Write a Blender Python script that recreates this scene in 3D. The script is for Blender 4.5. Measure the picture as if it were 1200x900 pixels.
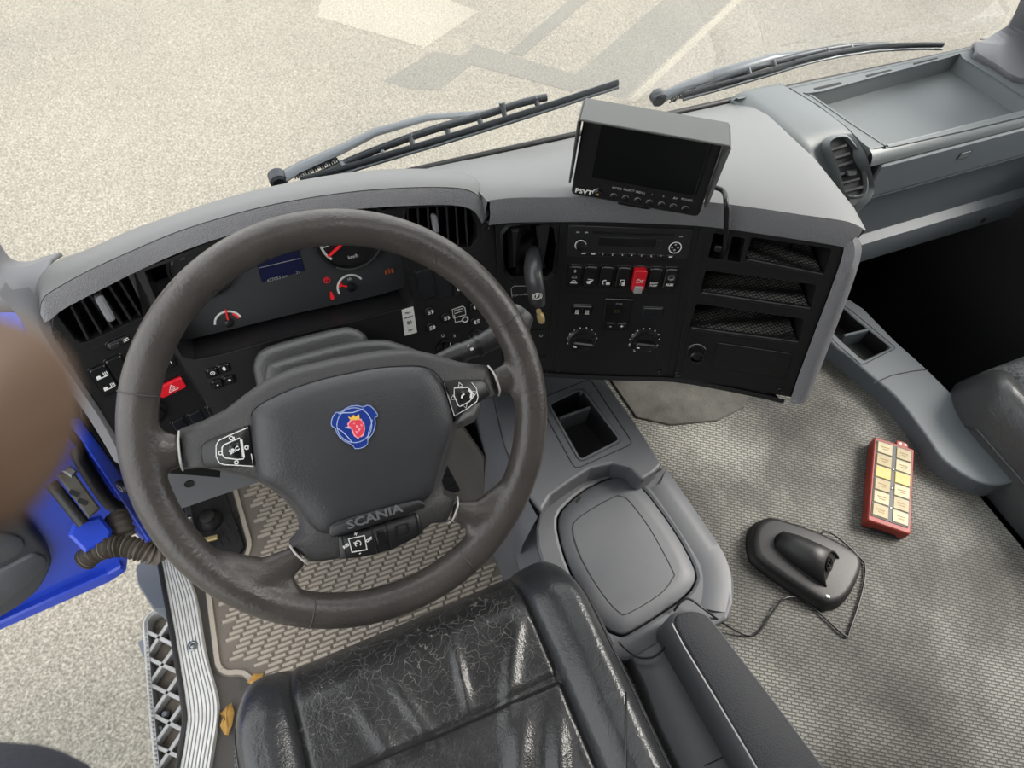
import bpy, bmesh, math, random
from mathutils import Vector, Matrix
random.seed(7)
for o in list(bpy.data.objects): bpy.data.objects.remove(o, do_unlink=True)
SC = bpy.context.scene
COL = SC.collection

# ------------------------------------------------------------------ camera
F = 832.0
def _n(v): return v.normalized()
YC = _n(Vector((-635, -1284, F)))
XC = Vector((2976, -905, F)); XC = _n(XC - YC * XC.dot(YC))
ZC = XC.cross(YC)
if ZC.y > 0: ZC = -ZC
CAM = Vector((0, 0, 1.2))
def c2w(c): return Vector((XC.dot(c), YC.dot(c), ZC.dot(c)))
cd = bpy.data.cameras.new('camera'); cam = bpy.data.objects.new('camera', cd); COL.objects.link(cam)
ax, ay, az = c2w(Vector((1, 0, 0))), c2w(Vector((0, -1, 0))), c2w(Vector((0, 0, -1)))
cam.matrix_world = Matrix(((ax.x, ay.x, az.x, CAM.x), (ax.y, ay.y, az.y, CAM.y), (ax.z, ay.z, az.z, CAM.z), (0, 0, 0, 1)))
cd.sensor_width = 36; cd.lens = F / 1200 * 36; cd.clip_start = 0.01; cd.clip_end = 200
cd.dof.use_dof = True; cd.dof.focus_distance = 0.98; cd.dof.aperture_fstop = 9.5
SC.camera = cam

# ------------------------------------------------------------------ sky, exposure
W = bpy.data.worlds.new('overcast_sky'); SC.world = W; W.use_nodes = True
bg = W.node_tree.nodes['Background']; bg.inputs[0].default_value = (0.97, 0.99, 1.0, 1); bg.inputs[1].default_value = 1.12
sd = bpy.data.lights.new('sun', 'SUN'); sd.energy = 2.6; sd.angle = math.radians(28); sd.color = (1, 0.95, 0.87)
so = bpy.data.objects.new('sun', sd); COL.objects.link(so)
so.rotation_euler = Vector((.74, -.10, .66)).to_track_quat('Z', 'Y').to_euler()
VS = SC.view_settings
VS.view_transform = 'Standard'; VS.look = 'None'; VS.gamma = 1; VS.use_curve_mapping = False; VS.exposure = 1.34

# ------------------------------------------------------------------ measuring helpers
def ray(x, y): return c2w(Vector((x - 600, y - 450, F))).normalized()
def hp(x, y, p0, n):
    d = ray(x, y); return CAM + d * ((Vector(p0) - CAM).dot(n) / d.dot(n))
def hz(x, y, z): return hp(x, y, (0, 0, z), Vector((0, 0, 1)))
def hy(x, y, v): return hp(x, y, (0, v, 0), Vector((0, 1, 0)))
def hx(x, y, v): return hp(x, y, (v, 0, 0), Vector((1, 0, 0)))
def hd(x, y, d): return CAM + ray(x, y) * d
class Pl:
    """a panel: origin, u right, v up, n towards the driver"""
    def __init__(s, o, yaw, tilt):
        y, t = math.radians(yaw), math.radians(tilt)
        s.o = Vector(o); s.u = Vector((math.cos(y), -math.sin(y), 0)); f = Vector((math.sin(y), math.cos(y), 0))
        s.v = Vector((0, 0, 1)) * math.cos(t) + f * math.sin(t)
        s.n = s.u.cross(s.v)
    def W(s, u, v, w=0.0): return s.o + s.u * u + s.v * v + s.n * w
    def h(s, x, y, w=0.0): return hp(x, y, s.o + s.n * w, s.n)
    def l(s, x, y, w=0.0):
        p = s.h(x, y, w) - s.o; return (p.dot(s.u), p.dot(s.v))
    def ll(s, pts, w=0.0): return [s.l(x, y, w) for x, y in pts]
    def off(s, w):
        q = Pl(s.o, 0, 0); q.o = s.o + s.n * w; q.u, q.v, q.n = s.u, s.v, s.n; return q
def axes(o, u, v):
    q = Pl(o, 0, 0); q.u = Vector(u).normalized(); v = Vector(v); q.v = (v - q.u * v.dot(q.u)).normalized(); q.n = q.u.cross(q.v); return q

# ------------------------------------------------------------------ materials
def lin(c): return tuple((x / 255 / 12.92 if x / 255 <= .04045 else ((x / 255 + .055) / 1.055) ** 2.4) for x in c) + (1,)
MATS = {}
def mat(name, col, rough=.5, metal=0, bump=None, vary=None, spec=.5, coat=0, emit=0, rvar=0):
    """bump=(scale,strength[,detail]); vary=(scale,amount,second colour)"""
    m = bpy.data.materials.new(name); m.use_nodes = True; nt = m.node_tree; b = nt.nodes['Principled BSDF']
    b.inputs['Base Color'].default_value = lin(col); b.inputs['Roughness'].default_value = rough
    b.inputs['Metallic'].default_value = metal; b.inputs['Specular IOR Level'].default_value = spec
    if coat: b.inputs['Coat Weight'].default_value = coat; b.inputs['Coat Roughness'].default_value = .08
    if emit: b.inputs['Emission Color'].default_value = lin(col); b.inputs['Emission Strength'].default_value = emit
    tc = nt.nodes.new('ShaderNodeTexCoord')
    if vary:
        n = nt.nodes.new('ShaderNodeTexNoise'); n.inputs['Scale'].default_value = vary[0]; n.inputs['Detail'].default_value = 6; n.inputs['Roughness'].default_value = .65
        nt.links.new(tc.outputs['Object'], n.inputs['Vector'])
        r = nt.nodes.new('ShaderNodeValToRGB'); r.color_ramp.elements[0].position = .5 - vary[1] / 2; r.color_ramp.elements[1].position = .5 + vary[1] / 2
        r.color_ramp.elements[0].color = lin(col); r.color_ramp.elements[1].color = lin(vary[2])
        nt.links.new(n.outputs['Fac'], r.inputs['Fac']); nt.links.new(r.outputs['Color'], b.inputs['Base Color'])
    if bump:
        n = nt.nodes.new('ShaderNodeTexNoise'); n.inputs['Scale'].default_value = bump[0]; n.inputs['Detail'].default_value = bump[2] if len(bump) > 2 else 2
        nt.links.new(tc.outputs['Object'], n.inputs['Vector'])
        k = nt.nodes.new('ShaderNodeBump'); k.inputs['Strength'].default_value = bump[1]; k.inputs['Distance'].default_value = .002
        nt.links.new(n.outputs['Fac'], k.inputs['Height']); nt.links.new(k.outputs['Normal'], b.inputs['Normal'])
    if rvar:
        n = nt.nodes.new('ShaderNodeTexNoise'); n.inputs['Scale'].default_value = 30; n.inputs['Detail'].default_value = 5
        nt.links.new(tc.outputs['Object'], n.inputs['Vector'])
        mr = nt.nodes.new('ShaderNodeMapRange'); mr.inputs['From Min'].default_value = .3; mr.inputs['From Max'].default_value = .7
        mr.inputs['To Min'].default_value = rough - rvar; mr.inputs['To Max'].default_value = rough + rvar
        nt.links.new(n.outputs['Fac'], mr.inputs['Value']); nt.links.new(mr.outputs['Result'], b.inputs['Roughness'])
    MATS[name] = m; return m
M = MATS
mat('dash_grey', (106, 107, 107), .5, bump=(900, .15))
mat('dash_grain', (122, 122, 125), .6, bump=(620, .8))
mat('pass_grey', (92, 97, 98), .45, bump=(900, .12))
mat('console_grey', (80, 82, 87), .5, bump=(900, .15), vary=(9, .5, (90, 91, 94)))
mat('box_grey', (86, 92, 96), .5, bump=(900, .15))
mat('light_trim', (104, 104, 108), .5, bump=(900, .1))
mat('fascia', (17, 17, 18), .4, bump=(700, .1))
mat('fascia_soft', (30, 30, 32), .36, bump=(700, .1))
mat('lever', (58, 58, 60), .3)
mat('black_gloss', (14, 14, 15), .22)
mat('black_hole', (9, 9, 10), .7)
mat('black_rubber', (20, 20, 21), .5)
mat('slat', (30, 31, 33), .4)
mat('button', (18, 18, 20), .27)
mat('blank_button', (17, 19, 25), .32)
mat('print_white', (225, 225, 222), .6)
mat('print_grey', (150, 150, 150), .6)
mat('print_red_glow', (200, 30, 36), .5, emit=.15)  # faint glow added to the red: needles and dial zones shine like warning lamps
mat('print_orange', (190, 90, 40), .5)
mat('red_button', (205, 22, 38), .35)
mat('lamp_red', (190, 40, 45), .3)
mat('cluster_face', (50, 51, 53), .45)
mat('gauge_black', (20, 20, 22), .4)
mat('screen_blue', (22, 26, 58), .2)
mat('lcd_green', (60, 78, 40), .3)
mat('chrome', (190, 190, 188), .25, 1)
mat('brass', (178, 158, 112), .35, .4)
mat('steel', (130, 132, 134), .38, 1)
mat('screw', (50, 50, 52), .35, .8)
mat('wheel_leather', (70, 65, 61), .34, bump=(260, .3, 4), vary=(14, .5, (53, 50, 48)), rvar=.08)
mat('wheel_plastic', (56, 55, 55), .5, bump=(500, .35))
mat('airbag', (46, 47, 50), .45, bump=(520, .28), vary=(12, .6, (54, 54, 56)))
mat('emboss', (98, 98, 100), .4)
mat('wheel_button', (24, 24, 25), .4)
mat('joint', (170, 168, 163), .4)
mat('badge_blue', (28, 56, 140), .3)
mat('badge_rim', (22, 34, 82), .35)
mat('badge_line', (175, 190, 225), .35)
mat('badge_red', (226, 66, 84), .4)
mat('badge_pink', (240, 170, 180), .4)
mat('badge_gold', (240, 190, 80), .4)
mat('column', (42, 42, 44), .42, bump=(400, .3), vary=(20, .6, (56, 55, 54)))
mat('monitor_hood', (82, 83, 81), .55, bump=(900, .2))
mat('monitor_black', (16, 16, 17), .4)
mat('monitor_screen', (13, 14, 14), .16)
mat('cable', (18, 18, 19), .35)
mat('aluminium', (206, 206, 204), .42, .15, vary=(60, .5, (182, 182, 179)))
mat('groove', (95, 94, 92), .6)
mat('mat_rubber', (172, 163, 150), .75, bump=(300, .5, 4), vary=(7, .8, (146, 138, 127)))
mat('mat_groove', (98, 92, 84), .8, vary=(9, .8, (116, 109, 100)))
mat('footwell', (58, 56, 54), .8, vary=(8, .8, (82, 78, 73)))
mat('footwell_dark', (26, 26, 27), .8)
mat('blue_paint', (34, 70, 196), .35, coat=.3, vary=(7, .7, (28, 58, 172)))
mat('door_grey', (78, 80, 86), .6, bump=(600, .3))
mat('door_dark', (58, 60, 66), .6, bump=(600, .3))
mat('steel_dirty', (92, 88, 80), .6, .4, vary=(40, .6, (60, 57, 52)))
mat('step_alu', (190, 190, 188), .5, 0, bump=(200, .5), vary=(30, .7, (140, 138, 134)))
mat('step_dirt', (150, 140, 126), .9, bump=(80, .8), vary=(25, .7, (60, 56, 52)))
mat('bodywork_grey', (92, 97, 106), .6)
mat('conduit', (66, 60, 54), .65, vary=(40, .6, (90, 82, 72)))
mat('leaf', (190, 150, 70), .7, vary=(120, .8, (130, 92, 45)))
mat('charger', (22, 22, 23), .48, bump=(600, .15))
mat('bulb_red', (146, 56, 44), .45, vary=(30, .5, (130, 46, 38)))
mat('bulb_dark', (36, 38, 44), .4)
mat('seat_fabric', (70, 72, 74), .9)
mat('arm_fabric', (52, 53, 56), .85, bump=(500, .9))
mat('arm_plastic', (96, 97, 100), .5)
mat('skin', (78, 61, 49), .6, bump=(300, .2))
mat('nail', (185, 145, 125), .35)
mat('sleeve', (20, 22, 34), .85, bump=(300, .5))
mat('sticker', (225, 225, 220), .6)
mat('ink', (30, 30, 32), .6)
mat('wiper_metal', (52, 55, 59), .35, .5)
mat('wiper_light', (92, 96, 100), .35, .5)
mat('wiper_rubber', (44, 48, 52), .4)
mat('roof_lining', (150, 150, 146), .9)
mat('wall_lining', (130, 130, 128), .85)

# ------------------------------------------------------------------ mesh helpers
def link(o, parent):
    COL.objects.link(o)
    if parent is not None:
        o.parent = parent
        o.matrix_parent_inverse = Matrix.Translation(-parent.location) if parent.type == 'EMPTY' else Matrix()
    return o
def obj(name, verts, faces, m, parent=None, smooth=False, bevel=0, sub=0, seg=2, fix=True):
    me = bpy.data.meshes.new(name); me.from_pydata([tuple(v) for v in verts], [], faces); me.update()
    if fix:
        bm = bmesh.new(); bm.from_mesh(me); bmesh.ops.recalc_face_normals(bm, faces=bm.faces); bm.to_mesh(me); bm.free()
    if m: me.materials.append(MATS[m])
    if smooth:
        for p in me.polygons: p.use_smooth = True
    o = bpy.data.objects.new(name, me)
    if bevel:
        b = o.modifiers.new('bevel', 'BEVEL'); b.width = bevel; b.segments = seg; b.limit_method = 'ANGLE'; b.angle_limit = math.radians(35); b.harden_normals = False
    if sub:
        s = o.modifiers.new('sub', 'SUBSURF'); s.levels = sub; s.render_levels = sub
    return link(o, parent)
def autosmooth(o, deg=35):
    me = o.data
    for p in me.polygons: p.use_smooth = True
    me.set_sharp_from_angle(angle=math.radians(deg)); return o
def thing(name, label, cat, loc=(0, 0, 0), group=None):
    e = bpy.data.objects.new(name, None); e.location = loc; e.empty_display_size = .05; COL.objects.link(e)
    e['label'] = label; e['category'] = cat
    if group: e['group'] = group
    return e
def tag(o, label, cat, group=None):
    o['label'] = label; o['category'] = cat
    if group: o['group'] = group
    return o
def struct(o, label=None):
    o['kind'] = 'structure'
    if label: o['label'] = label
    return o
def cat2(pts, k=4, closed=False):
    """Catmull-Rom through points (tuples or Vectors)"""
    P = [Vector(p) for p in pts]; n = len(P); out = []
    segs = n if closed else n - 1
    for i in range(segs):
        if closed: a, b, c, d = P[(i - 1) % n], P[i], P[(i + 1) % n], P[(i + 2) % n]
        else: a, b, c, d = P[max(i - 1, 0)], P[i], P[i + 1], P[min(i + 2, n - 1)]
        for j in range(k):
            t = j / k
            out.append(.5 * ((2 * b) + (c - a) * t + (2 * a - 5 * b + 4 * c - d) * t * t + (3 * b - a - 3 * c + d) * t ** 3))
    if not closed: out.append(P[-1])
    return out
def rr(cu, cv, w, h, r=.002, n=3, rot=0):
    r = min(r, w / 2 - 1e-5, h / 2 - 1e-5); out = []
    for sx, sy, a0 in ((1, 1, 0), (-1, 1, 90), (-1, -1, 180), (1, -1, 270)):
        for i in range(n + 1):
            a = math.radians(a0 + 90 * i / n)
            out.append((sx * (w / 2 - r) + r * math.cos(a), sy * (h / 2 - r) + r * math.sin(a)))
    c, s = math.cos(rot), math.sin(rot)
    return [(cu + x * c - y * s, cv + x * s + y * c) for x, y in out]
def circ(cu, cv, r, n=24, a0=0, a1=360, rb=None):
    full = abs(a1 - a0) >= 360; k = n if full else n + 1
    return [(cu + r * math.cos(math.radians(a0 + (a1 - a0) * i / n)), cv + (rb or r) * math.sin(math.radians(a0 + (a1 - a0) * i / n))) for i in range(k)]
def area2(p): return sum(p[i][0] * p[(i + 1) % len(p)][1] - p[(i + 1) % len(p)][0] * p[i][1] for i in range(len(p)))
def inset(p, d):
    p = [Vector((q[0], q[1])) for q in p]
    if area2(p) < 0: p.reverse()
    out = []; n = len(p)
    for i in range(n):
        a, b, c = p[i - 1], p[i], p[(i + 1) % n]
        e1 = (b - a); e2 = (c - b)
        if e1.length < 1e-9: e1 = e2
        if e2.length < 1e-9: e2 = e1
        n1 = Vector((-e1.y, e1.x)).normalized(); n2 = Vector((-e2.y, e2.x)).normalized()
        m = n1 + n2
        if m.length < 1e-6: m = n1
        m.normalize(); k = max(.4, m.dot(n1)); out.append(b + m * (d / k))
    return out
def prism(name, pl, poly, w0, w1, m, parent=None, ch=0, smooth=False, bottom=True, crown=0):
    poly = [Vector((q[0], q[1])) for q in poly]
    if area2(poly) < 0: poly.reverse()
    n = len(poly); loops = [(poly, w0)]
    if ch:
        loops.append((poly, w1 - ch)); loops.append((inset(poly, ch), w1))
    else: loops.append((poly, w1))
    if crown:
        loops[-1] = (loops[-1][0], w1); loops.append((inset(poly, ch + crown * 3), w1 + crown * .6)); 
    vs, fs = [], []
    for lp, w in loops: vs += [pl.W(q[0], q[1], w) for q in lp]
    for k in range(len(loops) - 1):
        for i in range(n):
            j = (i + 1) % n; fs.append((k * n + i, k * n + j, (k + 1) * n + j, (k + 1) * n + i))
    fs.append(tuple((len(loops) - 1) * n + i for i in range(n)))
    if bottom: fs.append(tuple(reversed(range(n))))
    o = obj(name, vs, fs, m, parent)
    if smooth: autosmooth(o, 50)
    return o
def plate(name, pl, outer, holes, w, th, m, parent=None, bevel=0):
    """flat plate with holes; walls run th deep behind the face"""
    bm = bmesh.new(); edges = []
    for lp in [outer] + holes:
        vs = [bm.verts.new(pl.W(q[0], q[1], w)) for q in lp]
        for i in range(len(vs)): edges.append(bm.edges.new((vs[i], vs[(i + 1) % len(vs)])))
    bmesh.ops.triangle_fill(bm, use_beauty=True, use_dissolve=False, edges=edges, normal=pl.n)
    r = bmesh.ops.extrude_face_region(bm, geom=list(bm.faces))
    bmesh.ops.translate(bm, vec=-pl.n * th, verts=[g for g in r['geom'] if isinstance(g, bmesh.types.BMVert)])
    bmesh.ops.recalc_face_normals(bm, faces=bm.faces)
    me = bpy.data.meshes.new(name); bm.to_mesh(me); bm.free(); me.materials.append(MATS[m])
    o = bpy.data.objects.new(name, me)
    if bevel:
        b = o.modifiers.new('bevel', 'BEVEL'); b.width = bevel; b.segments = 2; b.limit_method = 'ANGLE'; b.angle_limit = math.radians(50)
    return link(o, parent)
def pocket(name, pl, poly, w0, w1, m, parent=None, shrink=0):
    """an open recess: walls and floor"""
    n = len(poly); b = inset(poly, shrink) if shrink else [Vector(q) for q in (poly if area2(poly) > 0 else poly[::-1])]
    a = [Vector(q) for q in (poly if area2(poly) > 0 else poly[::-1])]
    vs = [pl.W(q[0], q[1], w0) for q in a] + [pl.W(q[0], q[1], w1) for q in b]
    fs = [(i, (i + 1) % n, n + (i + 1) % n, n + i) for i in range(n)] + [tuple(range(n, 2 * n))]
    return obj(name, vs, fs, m, parent, fix=False)
def box(name, pl, u, v, w0, du, dv, w1, m, parent=None, r=.0015, ch=.0006, rot=0):
    return prism(name, pl, rr(u, v, du, dv, r, 3, rot), w0, w1, m, parent, ch)
def lathe(name, pl, cu, cv, prof, m, parent=None, n=24, smooth=True):
    vs, fs = [], []
    for r, w in prof:
        for i in range(n):
            a = 2 * math.pi * i / n; vs.append(pl.W(cu + r * math.cos(a), cv + r * math.sin(a), w))
    for k in range(len(prof) - 1):
        for i in range(n):
            j = (i + 1) % n; fs.append((k * n + i, k * n + j, (k + 1) * n + j, (k + 1) * n + i))
    fs.append(tuple((len(prof) - 1) * n + i for i in range(n))); fs.append(tuple(reversed(range(n))))
    o = obj(name, vs, fs, m, parent)
    if smooth: autosmooth(o, 40)
    return o
def arc(name, pl, cu, cv, r0, r1, a0, a1, w, m, parent=None, n=24, th=.0004):
    vs, fs = [], []
    for i in range(n + 1):
        a = math.radians(a0 + (a1 - a0) * i / n); c, s = math.cos(a), math.sin(a)
        for r in (r0, r1):
            vs.append(pl.W(cu + r * c, cv + r * s, w)); vs.append(pl.W(cu + r * c, cv + r * s, w - th))
    for i in range(n):
        k = i * 4
        fs += [(k, k + 2, k + 6, k + 4), (k + 2, k + 3, k + 7, k + 6), (k + 1, k + 5, k + 7, k + 3), (k, k + 4, k + 5, k + 1)]
    return obj(name, vs, fs, m, parent)
def stroke(name, pl, pts, width, w, m, parent=None, closed=False, th=.0004):
    """a printed line of even width"""
    P = [Vector((q[0], q[1])) for q in pts]; n = len(P); vs, fs = [], []
    for i in range(n):
        a = P[i - 1] if (i > 0 or closed) else P[i]; c = P[(i + 1) % n] if (i < n - 1 or closed) else P[i]
        t = (c - a); t = t.normalized() if t.length > 1e-9 else Vector((1, 0)); nn = Vector((-t.y, t.x)) * width / 2
        for q in (P[i] + nn, P[i] - nn):
            vs.append(pl.W(q.x, q.y, w)); vs.append(pl.W(q.x, q.y, w - th))
    for i in range(n if closed else n - 1):
        k, l = i * 4, ((i + 1) % n) * 4
        fs += [(k, k + 2, l + 2, l), (k + 2, k + 3, l + 3, l + 2), (k + 1, l + 1, l + 3, k + 3), (k, l, l + 1, k + 1)]
    return obj(name, vs, fs, m, parent)
def multi(name, pl, polys, w, m, parent=None, th=.0004):
    """several small flat print shapes that form one mark"""
    vs, fs = [], []
    for p in polys:
        k = len(vs); n = len(p)
        vs += [pl.W(q[0], q[1], w) for q in p] + [pl.W(q[0], q[1], w - th) for q in p]
        fs.append(tuple(range(k, k + n)))
        fs += [(k + i, k + (i + 1) % n, k + n + (i + 1) % n, k + n + i) for i in range(n)]
    return obj(name, vs, fs, m, parent)
def line(a, b, t):
    a, b = Vector(a), Vector(b); d = (b - a).normalized(); n = Vector((-d.y, d.x)) * t / 2
    return [a + n, b + n, b - n, a - n]
def tube(name, pts, r, m, parent=None, n=10, closed=False, flat=None, up=None):
    P = [Vector(p) for p in pts]; N = len(P); R = r if isinstance(r, (list, tuple)) else [r] * N
    T = []
    for i in range(N):
        a = P[i - 1] if (i or closed) else P[0]; b = P[(i + 1) % N] if (i < N - 1 or closed) else P[-1]
        T.append((b - a).normalized())
    ref = Vector(up) if up else (Vector((0, 0, 1)) if abs(T[0].z) < .9 else Vector((1, 0, 0)))
    vs, fs = [], []; nrm = (ref - T[0] * ref.dot(T[0])).normalized()
    for i in range(N):
        nrm = (nrm - T[i] * nrm.dot(T[i])).normalized(); bn = T[i].cross(nrm)
        for k in range(n):
            a = 2 * math.pi * k / n; vs.append(P[i] + nrm * (R[i] * math.cos(a) * (flat or 1)) + bn * (R[i] * math.sin(a)))
    for i in range(N if closed else N - 1):
        for k in range(n):
            i2 = (i + 1) % N; k2 = (k + 1) % n; fs.append((i * n + k, i * n + k2, i2 * n + k2, i2 * n + k))
    if not closed: fs.append(tuple(reversed(range(n)))); fs.append(tuple((N - 1) * n + k for k in range(n)))
    o = obj(name, vs, fs, m, parent); autosmooth(o, 60); return o
def loft(name, rails, m, parent=None, smooth=True, thick=0, caps=False, sub=0, deg=50):
    n = len(rails[0]); vs = [p for r in rails for p in r]; fs = []
    for a in range(len(rails) - 1):
        for i in range(n - 1): fs.append((a * n + i, a * n + i + 1, (a + 1) * n + i + 1, (a + 1) * n + i))
    if caps:
        fs.append(tuple(a * n for a in range(len(rails)))); fs.append(tuple(a * n + n - 1 for a in reversed(range(len(rails)))))
    o = obj(name, vs, fs, m, parent)
    if smooth: autosmooth(o, deg)
    if thick:
        s = o.modifiers.new('solid', 'SOLIDIFY'); s.thickness = thick; s.offset = -1
    if sub:
        s = o.modifiers.new('sub', 'SUBSURF'); s.levels = sub; s.render_levels = sub
    return o
def text(name, s, pl, u, v, size, m, parent=None, w=0, rot=0, sx=1, th=.0003, bold=0):
    cu = bpy.data.curves.new(name, 'FONT'); cu.body = s; cu.size = size; cu.align_x = 'CENTER'; cu.align_y = 'CENTER'
    cu.extrude = th / 2; cu.resolution_u = 2; cu.offset = bold
    t = bpy.data.objects.new(name, cu); COL.objects.link(t)
    dg = bpy.context.evaluated_depsgraph_get(); me = bpy.data.meshes.new_from_object(t.evaluated_get(dg))
    bpy.data.objects.remove(t); bpy.data.curves.remove(cu)
    c, q = math.cos(rot), math.sin(rot)
    for x in me.vertices:
        a, b = x.co.x * sx, x.co.y; x.co = pl.W(u + a * c - b * q, v + a * q + b * c, w + x.co.z)
    me.materials.clear(); me.materials.append(MATS[m]); me.name = name
    return link(bpy.data.objects.new(name, me), parent)
# ------------------------------------------------------------------ node materials
def nodes(name):
    m = bpy.data.materials.new(name); m.use_nodes = True; MATS[name] = m
    return m.node_tree, m.node_tree.nodes['Principled BSDF'], m.node_tree.nodes.new('ShaderNodeTexCoord')
def nd(nt, kind, **kw):
    n = nt.nodes.new(kind)
    for k, v in kw.items():
        if hasattr(n, k) and k not in n.inputs: setattr(n, k, v)
        else: n.inputs[k.replace('_', ' ')].default_value = v
    return n
def noise(nt, vec, scale, detail=4, rough=.55):
    n = nt.nodes.new('ShaderNodeTexNoise'); n.inputs['Scale'].default_value = scale; n.inputs['Detail'].default_value = detail; n.inputs['Roughness'].default_value = rough
    nt.links.new(vec, n.inputs['Vector']); return n.outputs['Fac']
def ramp(nt, fac, stops):
    r = nt.nodes.new('ShaderNodeValToRGB'); e = r.color_ramp.elements
    while len(e) < len(stops): e.new(.5)
    for i, (p, c) in enumerate(stops): e[i].position = p; e[i].color = c if len(c) == 4 else lin(c)
    nt.links.new(fac, r.inputs['Fac']); return r.outputs['Color']
def mix(nt, a, b, fac, kind='MIX'):
    n = nt.nodes.new('ShaderNodeMix'); n.data_type = 'RGBA'; n.blend_type = kind
    for s, v in ((n.inputs[6], a), (n.inputs[7], b), (n.inputs[0], fac)):
        if isinstance(v, (float, int)): s.default_value = v
        elif isinstance(v, tuple): s.default_value = v
        else: nt.links.new(v, s)
    return n.outputs[2]
def bump(nt, h, strength, dist, b, prev=None):
    k = nt.nodes.new('ShaderNodeBump'); k.inputs['Strength'].default_value = strength; k.inputs['Distance'].default_value = dist
    nt.links.new(h, k.inputs['Height'])
    if prev: nt.links.new(prev, k.inputs['Normal'])
    nt.links.new(k.outputs['Normal'], b.inputs['Normal']); return k.outputs['Normal']
def asphalt(name, c0, c1, c2):
    nt, b, tc = nodes(name); O = tc.outputs['Object']
    grit = ramp(nt, noise(nt, O, 105, 3, .75), [(.3, c0), (.5, c1), (.72, c2)])
    big = ramp(nt, noise(nt, O, .9, 4), [(.3, (.86, .86, .86, 1)), (.7, (1.06, 1.05, 1.03, 1))])
    nt.links.new(mix(nt, grit, big, 1.0, 'MULTIPLY'), b.inputs['Base Color']); b.inputs['Roughness'].default_value = .9
    bump(nt, noise(nt, O, 70, 3), .6, .01, b)
asphalt('asphalt', (78, 75, 69), (115, 111, 102), (158, 154, 143))
asphalt('asphalt_patch', (80, 78, 73), (104, 102, 96), (132, 129, 122))
asphalt('asphalt_light', (92, 88, 80), (130, 126, 115), (170, 165, 153))
# woven rubber floor covering with dust
nt, b, tc = nodes('floor_rubber'); O = tc.outputs['Object']
mp = nt.nodes.new('ShaderNodeMapping'); mp.inputs['Rotation'].default_value = (0, 0, math.radians(33)); nt.links.new(O, mp.inputs['Vector'])
br = nt.nodes.new('ShaderNodeTexBrick'); br.inputs['Scale'].default_value = 50; br.inputs['Mortar Size'].default_value = .07; br.inputs['Mortar Smooth'].default_value = .6
br.inputs['Brick Width'].default_value = .62; br.inputs['Row Height'].default_value = .27; nt.links.new(mp.outputs['Vector'], br.inputs['Vector'])
dirt = ramp(nt, noise(nt, O, 3.2, 5, .6), [(.36, (60, 59, 55)), (.5, (96, 94, 88)), (.64, (142, 141, 134))])
spots = ramp(nt, noise(nt, O, 9, 4, .5), [(.28, (.72, .72, .71, 1)), (.42, (1, 1, 1, 1)), (.75, (1.12, 1.12, 1.1, 1))])
colr = mix(nt, dirt, spots, 1.0, 'MULTIPLY')
dark = mix(nt, colr, (.42, .42, .42, 1), 1.0, 'MULTIPLY')
nt.links.new(mix(nt, colr, dark, br.outputs['Fac']), b.inputs['Base Color']); b.inputs['Roughness'].default_value = .6
inv = nt.nodes.new('ShaderNodeMath'); inv.operation = 'SUBTRACT'; inv.inputs[0].default_value = 1; nt.links.new(br.outputs['Fac'], inv.inputs[1])
bump(nt, inv.outputs[0], .9, .003, b)
# smooth heat shield at the front of the floor, dusty
mat('floor_dusty', (40, 39, 36), .7, bump=(300, .4), vary=(13, .4, (84, 82, 76)))
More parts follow.
